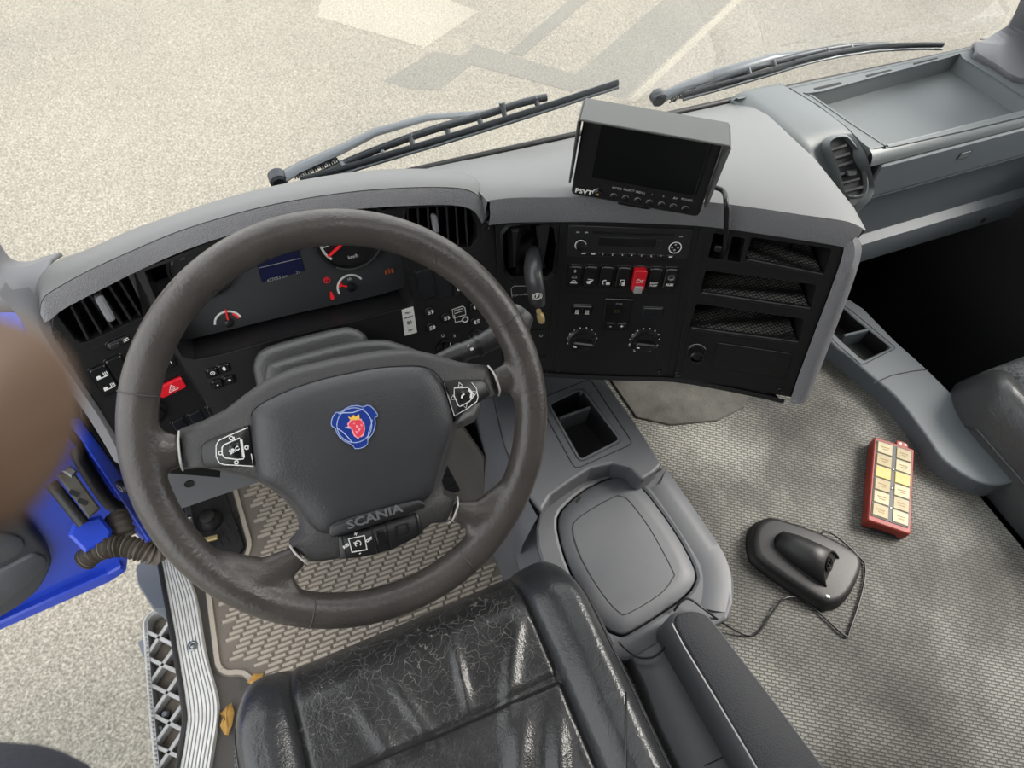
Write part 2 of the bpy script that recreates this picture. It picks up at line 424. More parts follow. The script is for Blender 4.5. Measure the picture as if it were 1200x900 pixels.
# worn black leather
def leather(name, cracks, c0, c1):
    nt, b, tc = nodes(name); O = tc.outputs['Object']
    base = ramp(nt, noise(nt, O, 9, 5), [(.35, c0), (.65, c1)])
    b.inputs['Roughness'].default_value = .30
    wv = nt.nodes.new('ShaderNodeVectorMath'); wv.operation = 'ADD'
    nz = nt.nodes.new('ShaderNodeTexNoise'); nz.inputs['Scale'].default_value = 26; nt.links.new(O, nz.inputs['Vector'])
    sc = nt.nodes.new('ShaderNodeVectorMath'); sc.operation = 'SCALE'; sc.inputs['Scale'].default_value = .06; nt.links.new(nz.outputs['Color'], sc.inputs[0])
    nt.links.new(O, wv.inputs[0]); nt.links.new(sc.outputs[0], wv.inputs[1])
    if cracks:
        # cracked colour layer, worn most where the thighs rub the front edge
        sp = nt.nodes.new('ShaderNodeSeparateXYZ'); nt.links.new(O, sp.inputs[0])
        msk = nt.nodes.new('ShaderNodeMapRange'); msk.inputs['From Min'].default_value = .06; msk.inputs['From Max'].default_value = .30; msk.clamp = True
        nt.links.new(sp.outputs['Y'], msk.inputs['Value'])
        cov = ramp(nt, noise(nt, O, 6, 3), [(.40, (0, 0, 0, 1)), (.58, (1, 1, 1, 1))])
        tot = None
        for s, t in ((24, .009), (47, .014)):
            v = nt.nodes.new('ShaderNodeTexVoronoi'); v.feature = 'DISTANCE_TO_EDGE'; v.inputs['Scale'].default_value = s
            nt.links.new(wv.outputs[0], v.inputs['Vector'])
            r = ramp(nt, v.outputs['Distance'], [(0, (1, 1, 1, 1)), (t, (0, 0, 0, 1))])
            tot = r if tot is None else mix(nt, tot, r, 1.0, 'ADD')
        mm = nt.nodes.new('ShaderNodeMath'); mm.operation = 'MULTIPLY'; nt.links.new(msk.outputs['Result'], mm.inputs[0]); nt.links.new(cov, mm.inputs[1])
        m2 = nt.nodes.new('ShaderNodeMath'); m2.operation = 'MULTIPLY'; m2.use_clamp = True; nt.links.new(mm.outputs[0], m2.inputs[0]); nt.links.new(tot, m2.inputs[1])
        m3 = nt.nodes.new('ShaderNodeMath'); m3.operation = 'MULTIPLY'; nt.links.new(m2.outputs[0], m3.inputs[0]); m3.inputs[1].default_value = .5
        base = mix(nt, base, lin((160, 156, 150)), m3.outputs[0])
    nt.links.new(base, b.inputs['Base Color'])
    n1 = bump(nt, noise(nt, wv.outputs[0], 24, 4, .6), .5, .004, b)
    v = nt.nodes.new('ShaderNodeTexVoronoi'); v.inputs['Scale'].default_value = 420; nt.links.new(O, v.inputs['Vector'])
    bump(nt, v.outputs['Distance'], .3, .0008, b, n1)
leather('leather_centre', True, (34, 34, 35), (46, 46, 47))
leather('leather_side', False, (40, 41, 43), (54, 55, 57))
leather('leather_passenger', False, (58, 59, 60), (66, 67, 68))
# knitted passenger seat cloth
nt, b, tc = nodes('knit'); O = tc.outputs['Object']
v = nt.nodes.new('ShaderNodeTexVoronoi'); v.inputs['Scale'].default_value = 130; nt.links.new(O, v.inputs['Vector'])
nt.links.new(ramp(nt, v.outputs['Distance'], [(.1, (40, 41, 43)), (.5, (86, 88, 90))]), b.inputs['Base Color']); b.inputs['Roughness'].default_value = .95
bump(nt, v.outputs['Distance'], .8, .003, b)
# shelf liner with a woven dot relief
nt, b, tc = nodes('shelf_mesh'); O = tc.outputs['Object']
v = nt.nodes.new('ShaderNodeTexVoronoi'); v.inputs['Scale'].default_value = 170; v.inputs['Randomness'].default_value = .1; nt.links.new(O, v.inputs['Vector'])
nt.links.new(ramp(nt, v.outputs['Distance'], [(.3, (120, 120, 116)), (.5, (16, 16, 17))]), b.inputs['Base Color']); b.inputs['Roughness'].default_value = .6
bump(nt, v.outputs['Distance'], .8, .002, b)
# clear glass panes
def glass(name, tint, amount):
    m = bpy.data.materials.new(name); m.use_nodes = True; nt = m.node_tree; MATS[name] = m
    out = nt.nodes['Material Output']; nt.nodes.remove(nt.nodes['Principled BSDF'])
    t = nt.nodes.new('ShaderNodeBsdfTransparent'); t.inputs[0].default_value = tint
    g = nt.nodes.new('ShaderNodeBsdfGlossy'); g.inputs['Roughness'].default_value = .02
    f = nt.nodes.new('ShaderNodeFresnel'); f.inputs['IOR'].default_value = 1.25
    ml = nt.nodes.new('ShaderNodeMath'); ml.operation = 'MULTIPLY'; ml.inputs[1].default_value = amount; nt.links.new(f.outputs[0], ml.inputs[0])
    mx = nt.nodes.new('ShaderNodeMixShader'); nt.links.new(ml.outputs[0], mx.inputs[0]); nt.links.new(t.outputs[0], mx.inputs[1]); nt.links.new(g.outputs[0], mx.inputs[2])
    nt.links.new(mx.outputs[0], out.inputs['Surface'])
glass('window_glass', (.985, .99, .985, 1), .22)
glass('lens_glass', (.93, .93, .94, 1), .35)
glass('tile_glass', (.98, .97, .93, 1), .5)

# ------------------------------------------------------------------ ground outside
GZ = -1.45
GP = axes((0, 0, GZ), (1, 0, 0), (0, 1, 0))
g = obj('ground', [(-30, -25, GZ), (40, -25, GZ), (40, 45, GZ), (-30, 45, GZ)], [(0, 1, 2, 3)], 'asphalt')
struct(g, 'pale sunlit asphalt yard outside the cab')
def patch(pts, m, h): return prism('asphalt_patch', GP, GP.ll(pts), -.01, h * .3, m, g)
patch([(450, 95), (508, 60), (560, 70), (515, 106), (480, 104)], 'asphalt_patch', .004)
patch([(556, 52), (690, 92), (672, 108), (538, 72)], 'asphalt_patch', .006)
patch([(596, 62), (690, -20), (712, -20), (612, 66)], 'asphalt_patch', .008)
patch([(372, 20), (498, 56), (560, 14), (480, -20), (380, -20)], 'asphalt_light', .005)
patch([(735, 118), (880, -20), (890, -20), (745, 120)], 'asphalt_light', .005)
patch([(660, 100), (800, -20), (878, -20), (732, 116)], 'asphalt_patch', .002)

# ------------------------------------------------------------------ cab shell
IX = Pl((0, 0, 0), 0, 0)
def bx(name, x0, x1, y0, y1, z0, z1, m, parent=None, bevel=0):
    v = [(x, y, z) for x in (x0, x1) for y in (y0, y1) for z in (z0, z1)]
    return obj(name, v, [(0, 1, 3, 2), (4, 6, 7, 5), (0, 4, 5, 1), (2, 3, 7, 6), (0, 2, 6, 4), (1, 5, 7, 3)], m, parent, bevel=bevel)
DF = -.30                                   # driver's floor level
XL, XR = -.385, 1.56
fl = bx('floor', .30, 1.13, -.80, .95, -.06, 0, 'floor_rubber'); struct(fl, 'grey woven rubber covering over the engine tunnel')
FP = axes((0, 0, 0), (1, 0, 0), (0, 1, 0))
prism('heat_shield', FP, [FP.l(*q) for q in [(700, 425), (745, 490), (785, 499), (840, 494), (872, 478), (880, 450), (872, 425)]], .0005, .004, 'floor_dusty', fl, .002)
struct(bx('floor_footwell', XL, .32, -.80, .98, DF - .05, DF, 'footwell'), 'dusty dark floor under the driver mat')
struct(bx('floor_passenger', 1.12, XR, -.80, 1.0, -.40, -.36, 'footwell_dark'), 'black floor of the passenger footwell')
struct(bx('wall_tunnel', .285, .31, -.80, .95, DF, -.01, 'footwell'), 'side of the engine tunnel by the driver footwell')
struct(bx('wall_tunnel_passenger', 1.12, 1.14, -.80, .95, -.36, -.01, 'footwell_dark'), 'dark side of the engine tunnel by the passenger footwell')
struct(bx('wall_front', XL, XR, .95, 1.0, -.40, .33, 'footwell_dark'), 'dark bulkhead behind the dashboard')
struct(bx('wall_back', XL, XR, -.85, -.80, -.40, 1.80, 'wall_lining'), 'pale lined rear wall of the cab')
wr = struct(bx('wall_right', XR, XR + .05, -.85, .84, -.40, .44, 'footwell_dark'), 'passenger side wall under the side window')
bx('kick_panel', XR, XR + .05, .84, 1.0, -.40, .33, 'footwell_dark', wr)
bx('window_post', XR, XR + .05, -.85, -.25, .50, 1.80, 'wall_lining', wr)
bx('window_header', XR, XR + .05, -.25, .80, 1.45, 1.80, 'wall_lining', wr)
wl = struct(bx('wall_left', XL - .05, XL, -.85, -.30, -.40, 1.80, 'wall_lining'), 'rear door post wall on the driver side')
bx('door_header', XL - .05, XL, -.30, .80, 1.55, 1.80, 'wall_lining', wl)
# unseen roof, with an open hatch added to let light into the cab
RP = axes((0, 0, 1.80), (1, 0, 0), (0, 1, 0))
ce = plate('ceiling', RP, [(XL - .05, -.85), (XR + .05, -.85), (XR + .05, .74), (XL - .05, .74)], [rr(.62, -.05, .75, .60, .06)], .04, .04, 'roof_lining'); struct(ce, 'cab roof out of view, with an open hatch added for light')
struct(bx('trim_header', XL, XR, .66, .74, 1.52, 1.80, 'wall_lining'), 'roof header above the windscreen')

# windscreen, leaning back, gently curved
WS0 = Vector((0, .915, .46)); WSN = Vector((0, -1, -.15)).normalized()
def wsy(x, z): return .915 - .15 * (z - .46) - .10 * max(0, abs(x - .588) - .70) ** 2
rails = []
for z in (.25, .46, .70, 1.0, 1.3, 1.60):
    rails.append([Vector((x, wsy(x, z), z)) for x in [-.34 + 1.86 * i / 14 for i in range(15)]])
w1 = loft('window_1', rails, 'window_glass', None); struct(w1, 'clear windscreen pane above the dashboard')
tube('window_seal', [hp(x, y, (0, .893, .445), Vector((0, 1, .0))) for x, y in [(470, 203), (510, 194), (640, 165), (770, 137), (950, 97), (1110, 64), (1160, 52)]], .0055, 'black_rubber', w1, n=8)
multi('glass_stamp', axes(hp(1150, 48, WS0 + Vector((0, -.004, 0)), WSN), (1, 0, 0), (0, -.15, 1)), [line((-.010, .006), (.012, .001), .003), line((-.016, .000), (-.004, -.001), .001), line((-.002, -.001), (.010, -.003), .001), line((-.016, -.005), (-.006, -.006), .001), line((-.010, -.010), (-.005, -.011), .001), line((.001, -.009), (.008, -.012), .001)], 0, 'print_grey', w1)
# pillars
def pillar(name, pts, r, m, flat): return tube(name, pts, r, m, None, n=14, flat=flat)
E1 = [hy(x, y, .872) for x, y in [(-46, 60), (-30, 180), (-14, 262), (2, 298), (18, 310), (38, 311), (56, 305), (74, 300)]]
E2 = [hy(x, y, .80) for x, y in [(-150, 100), (-110, 250), (-60, 315), (-26, 338), (-4, 345), (16, 347), (34, 344), (50, 336)]]
E3 = [hy(x, y, .76) for x, y in [(-160, 140), (-120, 290), (-70, 345), (-34, 362), (-10, 366), (8, 366), (24, 366), (44, 360)]]
pl_l = loft('trim_1', [cat2(r, 4) for r in (E1, [a.lerp(b, .35) + Vector((0, 0, .008)) for a, b in zip(E1, E2)], E2, E3)], 'light_trim', None, thick=.006)
struct(pl_l, 'pale grey trim at the foot of the left windscreen pillar')
F1 = [hy(x, y, .876) for x, y in [(1138, 59), (1152, 54), (1166, 45), (1180, 30), (1192, 10), (1204, -16), (1222, -70)]]
F2 = [hz(1142, 63, .474), hz(1168, 77, .474), hz(1202, 93, .474), hy(1240, 70, .80), hy(1270, 30, .78), hy(1300, -20, .76), hy(1330, -80, .74)]
F3 = [F2[0] + Vector((.0, -.001, -.006)), F2[1] + Vector((.002, -.002, -.008)), F2[2] + Vector((.004, -.004, -.01))] + [a + Vector((.05, -.12, -.02)) for a in F2[3:]]
R3 = [cat2(r, 4) for r in (F1, [a.lerp(b, .4) + Vector((-.004, 0, .008)) for a, b in zip(F1, F2)], F2, F3)]
struct(loft('trim_2', R3, 'light_trim', None, thick=.012), 'pale grey trim at the foot of the right windscreen pillar')
# ------------------------------------------------------------------ dashboard panels (planes)
RA = Pl(hd(737, 350, 1.142), 22, 15)                # radio panel
RI = Pl(RA.h(802, 350), 32, 15)                     # shelves panel, turned further to the driver
PB = Pl(RA.h(650, 350), 12, 15)                     # park brake panel
DR = Pl(PB.h(582, 330), 0, 20)                      # driver's panel
LP = Pl(DR.h(215, 432), -14, 20)                    # switch panel at the door side
# ================================================================== DRIVER'S DASHBOARD
dash = thing('driver_dashboard', 'grey padded dashboard hood with black switch panels and instruments behind the steering wheel', 'dashboard', (.02, .70, .10))
def screw(pl, x, y, parent, r=.005):
    u, v = pl.l(x, y)
    s = lathe('screw', pl, u, v, [(r * 1.25, -.001), (r * 1.25, .0015), (r, .0022), (r * .85, .0012), (r * .5, .0012)], 'screw', parent, 14)
    return s
# --- fascia plates
clu = DR.ll([(170, 318), (330, 262), (478, 232), (474, 262), (481, 335), (484, 352), (478, 360), (420, 375), (330, 396), (258, 416), (228, 422), (214, 418), (205, 402), (188, 362)])
ventR = DR.ll([(448, 247), (540, 241), (553, 247), (559, 262), (559, 280), (552, 289), (536, 290), (470, 292), (452, 290)])
o_top = [(150, 322), (330, 250), (470, 222), (560, 230), (582, 240)]
fas = DR.ll([(186, 386)]) + DR.ll([(160, 345)] + o_top + [(582, 262), (586, 330), (588, 430)])
fas += [(DR.l(588, 430)[0], -.19), (DR.l(239, 468)[0] + .0, -.19), DR.l(239, 468), ]
driver_fascia = plate('driver_fascia', DR, fas, [clu, ventR], 0, .006, 'fascia', dash, .0012)
lps = [(20, 330), (60, 366), (150, 318), (196, 402), (239, 468), (262, 503), (262, 560), (160, 560), (135, 512), (62, 396), (48, 362)]
lps = [(62, 372), (152, 305), (180, 372), (197, 402), (240, 469), (262, 505), (258, 560), (165, 552), (136, 508), (60, 388)]
ventL = LP.ll([(68, 371), (70, 363), (77, 357), (156, 319), (164, 320), (176, 350), (176, 362), (168, 371), (102, 401), (94, 402), (88, 398)])
switch_fascia = plate('switch_fascia', LP, LP.ll(lps), [ventL], 0, .006, 'fascia', dash, .0012)
# --- padded hood: lip and sloping top, lofted across the driver's side
HB = [(52, 378), (60, 374), (75, 362), (115, 341), (165, 316), (215, 294), (270, 275), (330, 259), (400, 247), (460, 242), (520, 240), (546, 243), (558, 250), (565, 262)]
def hoodpt(i, q, w):
    return (LP if q[0] < 165 else DR).h(q[0], q[1], w)
lipb = [hoodpt(i, q, .010) for i, q in enumerate(HB)]
HT = [(47, 366), (50, 352), (62, 341), (105, 317), (158, 293), (208, 272), (265, 254), (325, 239), (397, 227), (462, 221), (522, 220), (551, 224), (566, 236), (574, 252)]
lipt = [hy(q[0], q[1], b.y + .010) for q, b in zip(HT, lipb)]
HC = [(43, 345), (46, 330), (62, 308), (108, 290), (152, 270), (205, 252), (258, 234), (320, 218), (395, 204), (462, 198), (520, 199), (556, 207), (573, 224), (579, 244)]
hoodc = []
for q, t in zip(HC, lipt): hoodc.append(hz(q[0], q[1], t.z - .030))
def mid(a, b, t, dz): return [p.lerp(q, t) + Vector((0, 0, dz)) for p, q in zip(a, b)]
lipi = [b + Vector((0, .014, -.002)) for b in lipb]
back = [Vector((p.x, p.y + .035, p.z - .045)) for p in hoodc]
back2 = [Vector((p.x, p.y + .05, p.z - .12)) for p in hoodc]
def sm(r): return cat2(r, 4)
lip_rails = [lipi, lipb, mid(lipb, lipt, .3, .001), mid(lipb, lipt, .75, .002), lipt]
hood_lip = loft('hood_lip', [sm(r) for r in lip_rails], 'dash_grain', dash)
hood_rails = [mid(lipb, lipt, .98, .0016), mid(lipt, hoodc, .12, .006), mid(lipt, hoodc, .4, .010), mid(lipt, hoodc, .75, .007), hoodc, back, back2]
hood_top = loft('hood_top', [sm(r) for r in hood_rails], 'dash_grey', dash)
# --- door-side end cap: pale strip running down beside the switch panel
def endp(q, w): return LP.h(q[0], q[1], w)
ecA = [(56, 366), (64, 396), (86, 432), (112, 472), (136, 510), (168, 560)]
ecB = [(34, 336), (44, 378), (66, 416), (98, 462), (124, 502), (150, 552)]
ecC = [(-2, 344), (22, 372), (42, 404), (72, 446), (104, 490), (134, 540)]
e1 = [endp(q, .001) for q in ecA]; e2 = [endp(q, .006) for q in ecB]; e3 = [endp(q, -.004) for q in ecC]
e4 = [p + Vector((-.006, .05, -.03)) for p in e3]
loft('end_cap', [sm(r) for r in (e1, mid(e1, e2, .2, .004), e2, mid(e2, e3, .7, .001), e3, e4)], 'light_trim', dash)
screw(LP, 66.6, 393, dash); screw(DR, 569.5, 265.5, dash)
# --- air vents: recess, slats, tab
def vent(pl, poly, slats, depth, parent, tab=None, name='air_vent', th=.0013, knob='slat'):
    v = pocket(name, pl, poly, -.001, -depth, 'black_hole', parent)
    for a, b in slats:
        a, b = Vector(a), Vector(b); d = (b - a).normalized(); nn = Vector((-d.y, d.x)) * th
        vs = []
        for w, k in ((-.004, 1), (-.030, 1)):
            off = d.orthogonal() * 0
            for q in (a + nn, a - nn, b - nn, b + nn): vs.append(pl.W(q.x + (.006 if w < -.01 else 0), q.y, w))
        obj('slat', vs, [(0, 1, 2, 3), (7, 6, 5, 4), (0, 4, 5, 1), (1, 5, 6, 2), (2, 6, 7, 3), (3, 7, 4, 0)], 'slat', v)
    return v
sl = [((84, 361), (104, 400)), ((95, 351), (120, 394)), ((105, 346), (134, 388)), ((128, 336), (154, 377)), ((140, 330), (165, 371)), ((151, 324), (173, 362)), ((116, 341), (144, 383))]
vl = vent(LP, ventL, [(LP.l(*a), LP.l(*b)) for a, b in sl], .035, dash)
tb = LP.l(123, 361); rt = math.atan2(LP.l(131, 375)[1] - LP.l(115, 347)[1], LP.l(131, 375)[0] - LP.l(115, 347)[0])
prism('vent_tab', LP, rr(tb[0], tb[1], .036, .010, .004, 3, rt), -.006, .006, 'dash_grain', vl, .003)
sl = [((x, 240), (x + 3, 292)) for x in (466, 478, 490, 502, 524, 535, 546)] + [((513, 240), (516, 292))]
vr = vent(DR, ventR, [(DR.l(*a), DR.l(*b)) for a, b in sl], .035, dash)
tb = DR.l(510, 262); prism('vent_tab', DR, rr(tb[0], tb[1], .007, .026, .003, 3), -.006, .005, 'dash_grain', vr, .002)
# raised rim around each vent
stroke('vent_rim', LP, LP.ll([(67, 396), (78, 412), (94, 414), (120, 404), (178, 374)]), .0015, .0006, 'fascia_soft', dash)
stroke('vent_rim', DR, DR.ll([(566, 268), (568, 282), (560, 293), (540, 298), (500, 299)]), .0015, .0006, 'fascia_soft', dash)
# --- instrument cluster, recessed behind the opening
CF = DR.off(-.055)
ic = pocket('instrument_cluster', DR, clu, -.002, -.075, 'fascia_soft', dash, -.004)
cfp = CF.ll([(160, 340), (330, 268), (486, 232), (478, 270), (478, 336), (440, 347), (340, 369), (226, 397), (196, 400)])
prism('dial_face', CF, cfp, -.004, 0, 'cluster_face', ic)
def gauge(x, y, rpx, name='gauge'):
    u, v = CF.l(x, y); r = abs(CF.l(x + rpx, y)[0] - u)
    g_ = lathe('gauge', CF, u, v, [(r, -.002), (r, .006), (r * .93, .006), (r * .91, .0012)], 'gauge_black', ic, 40)
    return u, v, r
u, v, r = gauge(238, 313, 43); tach = (u, v, r)
arc('gauge_scale', CF, u, v, r * .83, r * .88, -200 + 360, 5 + 0, .002, 'print_grey', ic, 40)
arc('gauge_red_zone', CF, u, v, r * .74, r * .86, -38, 8, .0024, 'print_red_glow', ic, 12)
arc('gauge_ring', CF, u, v, r * .96, r * 1.0, 0, 360, .0066, 'slat', ic, 48)
text('gauge_mark', '10', CF, *CF.l(213, 302), .0075, 'print_grey', ic, .002)
text('gauge_mark', '25', CF, *CF.l(269, 312), .0075, 'print_grey', ic, .002)
text('gauge_mark', 'r/min x 100', CF, *CF.l(245, 341), .005, 'print_grey', ic, .002, rot=math.radians(2))
u, v, r = gauge(408, 277, 41)
arc('gauge_ring', CF, u, v, r * .95, r * 1.0, -125, 30, .0066, 'steel', ic, 40)
arc('gauge_scale', CF, u, v, r * .80, r * .87, 150, 222, .002, 'print_white', ic, 24)
arc('gauge_scale', CF, u, v, r * .80, r * .87, -32, 20, .002, 'print_white', ic, 16)
text('gauge_mark', '20', CF, *CF.l(381, 287), .0095, 'print_white', ic, .002)
text('gauge_mark', 'km/h', CF, *CF.l(413.5, 300), .0075, 'print_white', ic, .002)
a, b2 = CF.l(384, 299), CF.l(408, 277)
multi('needle', CF, [line(a, b2, .0035)], .006, 'print_red_glow', ic, .002)
lathe('needle_hub', CF, u, v, [(r * .2, .001), (r * .2, .009), (r * .15, .010)], 'gauge_black', ic, 20)
for (x, y, rp, a0, a1, red, tip) in ((268, 378, 18, 12, 172, (12, 55), (264, 362)), (411, 336, 17, 25, 200, (140, 170), (397, 333))):
    u, v = CF.l(x, y); r = abs(CF.l(x + rp, y)[0] - u)
    arc('gauge_scale', CF, u, v, r * .86, r, a0, a1, .001, 'print_white', ic, 20)
    arc('gauge_red_zone', CF, u, v, r * .7, r * .86, red[0], red[1], .0011, 'print_red_glow', ic, 8)
    lathe('needle_hub', CF, u, v, [(r * .3, 0), (r * .3, .004), (r * .2, .005)], 'gauge_black', ic, 14)
    multi('needle', CF, [line((u, v), CF.l(*tip), .0022)], .003, 'print_red_glow', ic, .001)
text('gauge_mark', '10', CF, *CF.l(409, 327), .006, 'print_white', ic, .001)
prism('trip_display', CF, CF.ll([(288, 264), (338, 249), (357, 317), (307, 331)]), 0, .0015, 'screen_blue', ic, .0004)
stroke('display_line', CF, CF.ll([(303, 313.5), (352, 302)]), .0008, .0018, 'print_grey', ic)
text('display_digits', '437053 km', CF, *CF.l(325, 325.5), .0065, 'print_grey', ic, .0018, rot=math.radians(1))
text('display_digits', '21', CF, *CF.l(349, 318.5), .0055, 'print_grey', ic, .0018)
u, v = CF.l(383, 328); arc('warning_lamp', CF, u, v, .0038, .0047, 0, 360, .001, 'print_red_glow', ic, 20)
text('warning_lamp', '(P)', CF, u, v, .0085, 'print_red_glow', ic, .001)
u, v = CF.l(389, 347); multi('warning_lamp', CF, [rr(u, v - .001, .005, .009, .002), rr(u, v + .006, .003, .003, .001)], .001, 'print_red_glow', ic)
u, v = CF.l(456, 318); multi('warning_lamp', CF, [rr(u - .005, v, .003, .007, .001), rr(u, v + .001, .002, .008, .0008), rr(u + .005, v, .003, .007, .001)], .001, 'print_orange', ic)
# clear lens standing at the cluster's right side
# --- small print marks
def lampmark(pl, u, v, s, m, parent, w, kind=0):
    """headlamp symbol: half round lens and beams"""
    ps = [[(u + s * .1, v - s * .45), (u + s * .35, v - s * .3), (u + s * .5, v), (u + s * .35, v + s * .3), (u + s * .1, v + s * .45)]]
    for k in (-1, 0, 1): ps.append(line((u - s * .6, v + k * s * .3 - (s * .1 if kind else 0)), (u - s * .1, v + k * s * .3), s * .13))
    return multi('symbol', pl, ps, w, m, parent)
def switch(pl, x, y, du, dv, parent, mark=None, m='button', name='switch', r=.003, w1=.004):
    u, v = pl.l(x, y)
    prism('switch_bezel', pl, rr(u, v, du + .0035, dv + .0035, r * 1.2), -.001, .0009, 'black_gloss', parent, .0004)
    s = prism(name, pl, rr(u, v, du, dv, r), 0, w1, m, parent, .0014)
    return s, u, v
# door-side switches
stroke('panel_seam', LP, LP.ll([(121, 476), (94, 433), (131, 415), (176, 394)]), .0009, .0004, 'black_hole', dash)
stroke('panel_seam', LP, LP.ll([(121, 476), (150, 463)]), .0009, .0004, 'black_hole', dash)
stroke('panel_seam', LP, LP.ll([(178, 449), (218, 432)]), .0009, .0004, 'black_hole', dash)
stroke('panel_seam', DR, DR.ll([(196, 402), (239, 468)]), .0012, .0006, 'black_hole', dash)
stroke('panel_seam', LP, LP.ll([(183, 494), (262, 462)]), .0009, .0004, 'black_hole', dash)
stroke('panel_seam', DR, DR.ll([(262, 463), (272, 480)]), .0009, .0004, 'black_hole', dash)
for (x, y, mk) in ((122.5, 445, 1), (141, 434, 0)):
    s, u, v = switch(LP, x, y, .0195, .042, dash)
    if mk:
        for dv in (.009, -.009):
            multi('symbol', LP, [rr(u - .004, v + dv - .001, .005, .0045, .001), rr(u + .003, v + dv, .001, .006, .0003), rr(u + .005, v + dv, .001, .006, .0003), rr(u + .007, v + dv, .001, .006, .0003), rr(u - .0005, v + dv - .003, .013, .0012, .0004)], .0044, 'print_white', s)
s, u, v = switch(LP, 197, 424.6, .018, .016, dash)
arc('symbol', LP, u, v, .0028, .0038, -40, 220, .0044, 'print_white', s, 14); multi('symbol', LP, [line((u, v), (u - .004, v + .003), .001)], .0046, 'print_white', s)
s, u, v = switch(LP, 184, 437, .010, .012, dash)
s, u, v = switch(LP, 200, 452.7, .034, .0175, dash, m='red_button', name='hazard_switch', w1=.006)
tri = [(u + .001, v + .005), (u - .0055, v - .0042), (u + .0075, v - .0042)]
stroke('hazard_triangle', LP, tri, .001, .0064, 'print_white', s, True)
stroke('hazard_triangle', LP, [(u + .001, v + .0015), (u - .0015, v - .0022), (u + .0035, v - .0022)], .0009, .0064, 'print_white', s, True)
for x, y in ((210, 497), (229.6, 488.5), (250, 479.5)): switch(LP, x, y, .0165, .0175, dash, m='blank_button', name='blank_switch', w1=.002)
lathe('headlamp_dial', LP, *LP.l(178, 483), [(.019, 0), (.019, .004), (.014, .005), (.012, .014), (.010, .015)], 'button', dash, 24)
for (x, y, t) in ((249, 436, 'o'), (262.5, 431, '0'), (254.7, 449.5, '-'), (268.6, 444.6, '+')):
    s, u, v = switch(DR, x, y, .0145, .0125, dash, r=.003, w1=.003)
    if t == 'o':
        arc('symbol', DR, u, v, .0023, .003, 0, 360, .0034, 'print_white', s, 14); multi('symbol', DR, [line((u, v), (u, v + .0019), .0006), line((u, v), (u + .0014, v), .0006)], .0034, 'print_white', s)
    else: text('symbol', t, DR, u, v, .0085, 'print_white', s, .0032, bold=.0002)
# sliding control under the left vent
s, u, v = switch(LP, 138, 401, .026, .0085, dash, m='fascia_soft', name='slider', r=.004)
prism('slider_knob', LP, rr(u - .005, v, .012, .007, .003), .004, .0075, 'slat', s, .001)
multi('symbol', LP, [line((u + .006, v - .0012), (u + .013, v - .0006), .0008), line((u + .006, v + .0014), (u + .013, v + .002), .0008)], .0044, 'print_white', s)
# right of the cluster: rockers, lamp buttons, ignition
stroke('panel_seam', DR, DR.ll([(481, 313), (484, 300), (545, 302)]), .0009, .0004, 'black_hole', dash)
stroke('panel_seam', DR, DR.ll([(488, 392), (481, 314), (568, 306), (575, 384), (488, 392)]), .0009, .0004, 'black_hole', dash)
for x, y in ((499, 333), (518.5, 331)): switch(DR, x, y, .0225, .047, dash, m='blank_button', name='blank_switch', w1=.0015)
s, u, v = switch(DR, 537.5, 329, .0215, .046, dash)
stroke('symbol', DR, rr(u, v - .010, .009, .007, .001), .001, .0044, 'print_white', s, True); multi('symbol', DR, [rr(u, v - .010, .004, .003, .001)], .0044, 'print_white', s)
multi('symbol', DR, [rr(u - .004, v + .006, .004, .007, .0015), rr(u + .003, v + .004, .005, .003, .001)], .0044, 'print_red_glow', s)
switch(DR, 556, 332, .0215, .046, dash)
for i, (x, y, k) in enumerate(((503, 365, 0), (522, 372, 0), (505, 383, 1), (555.5, 359, 0), (556, 376.7, 1))):
    u, v = DR.l(x, y)
    s = lathe('lamp_button', DR, u, v, [(.0085, -.001), (.0085, .002), (.0078, .003)], 'button', dash, 20)
    lampmark(DR, u + .002, v, .0085 if i < 3 else -.0085, 'print_white', s, .0034, k)
# cab symbol
u, v = DR.l(539, 369); s = .001
stroke('cab_symbol', DR, [(u - .011, v + .013), (u + .006, v + .014), (u + .009, v + .010), (u + .009, v - .002), (u - .011, v - .002)], .0013, .001, 'print_white', dash, True)
stroke('cab_symbol', DR, [(u - .009, v + .003), (u - .009, v - .010), (u + .002, v - .011)], .0013, .001, 'print_white', dash)
arc('cab_symbol', DR, u + .007, v - .010, .0035, .0055, 0, 360, .001, 'print_white', dash, 20)
stroke('cab_symbol', DR, [(u - .008, v + .005), (u + .006, v + .006), (u + .006, v + .010), (u - .008, v + .010)], .0012, .001, 'print_white', dash, True)
u, v = DR.l(521, 406)
k = lathe('ignition_switch', DR, u, v, [(.0135, -.001), (.0135, .003), (.011, .004), (.0105, .001)], 'button', dash, 24); prism('key_slot', DR, rr(u, v, .004, .014, .001), 0, .008, 'screw', k)
text('symbol', 'I', DR, u + .009, v + .002, .012, 'print_white', dash, .004); text('symbol', 'O', DR, u, v + .020, .007, 'print_white', dash, .0006); text('symbol', 'II', DR, u + .018, v + .014, .007, 'print_white', dash, .0006)
for dx, dy in ((0, 0),):
    u, v = DR.l(557, 393); lathe('dial', DR, u, v, [(.012, -.001), (.012, .003), (.010, .004), (.008, .010), (.006, .0105)], 'button', dash, 20)
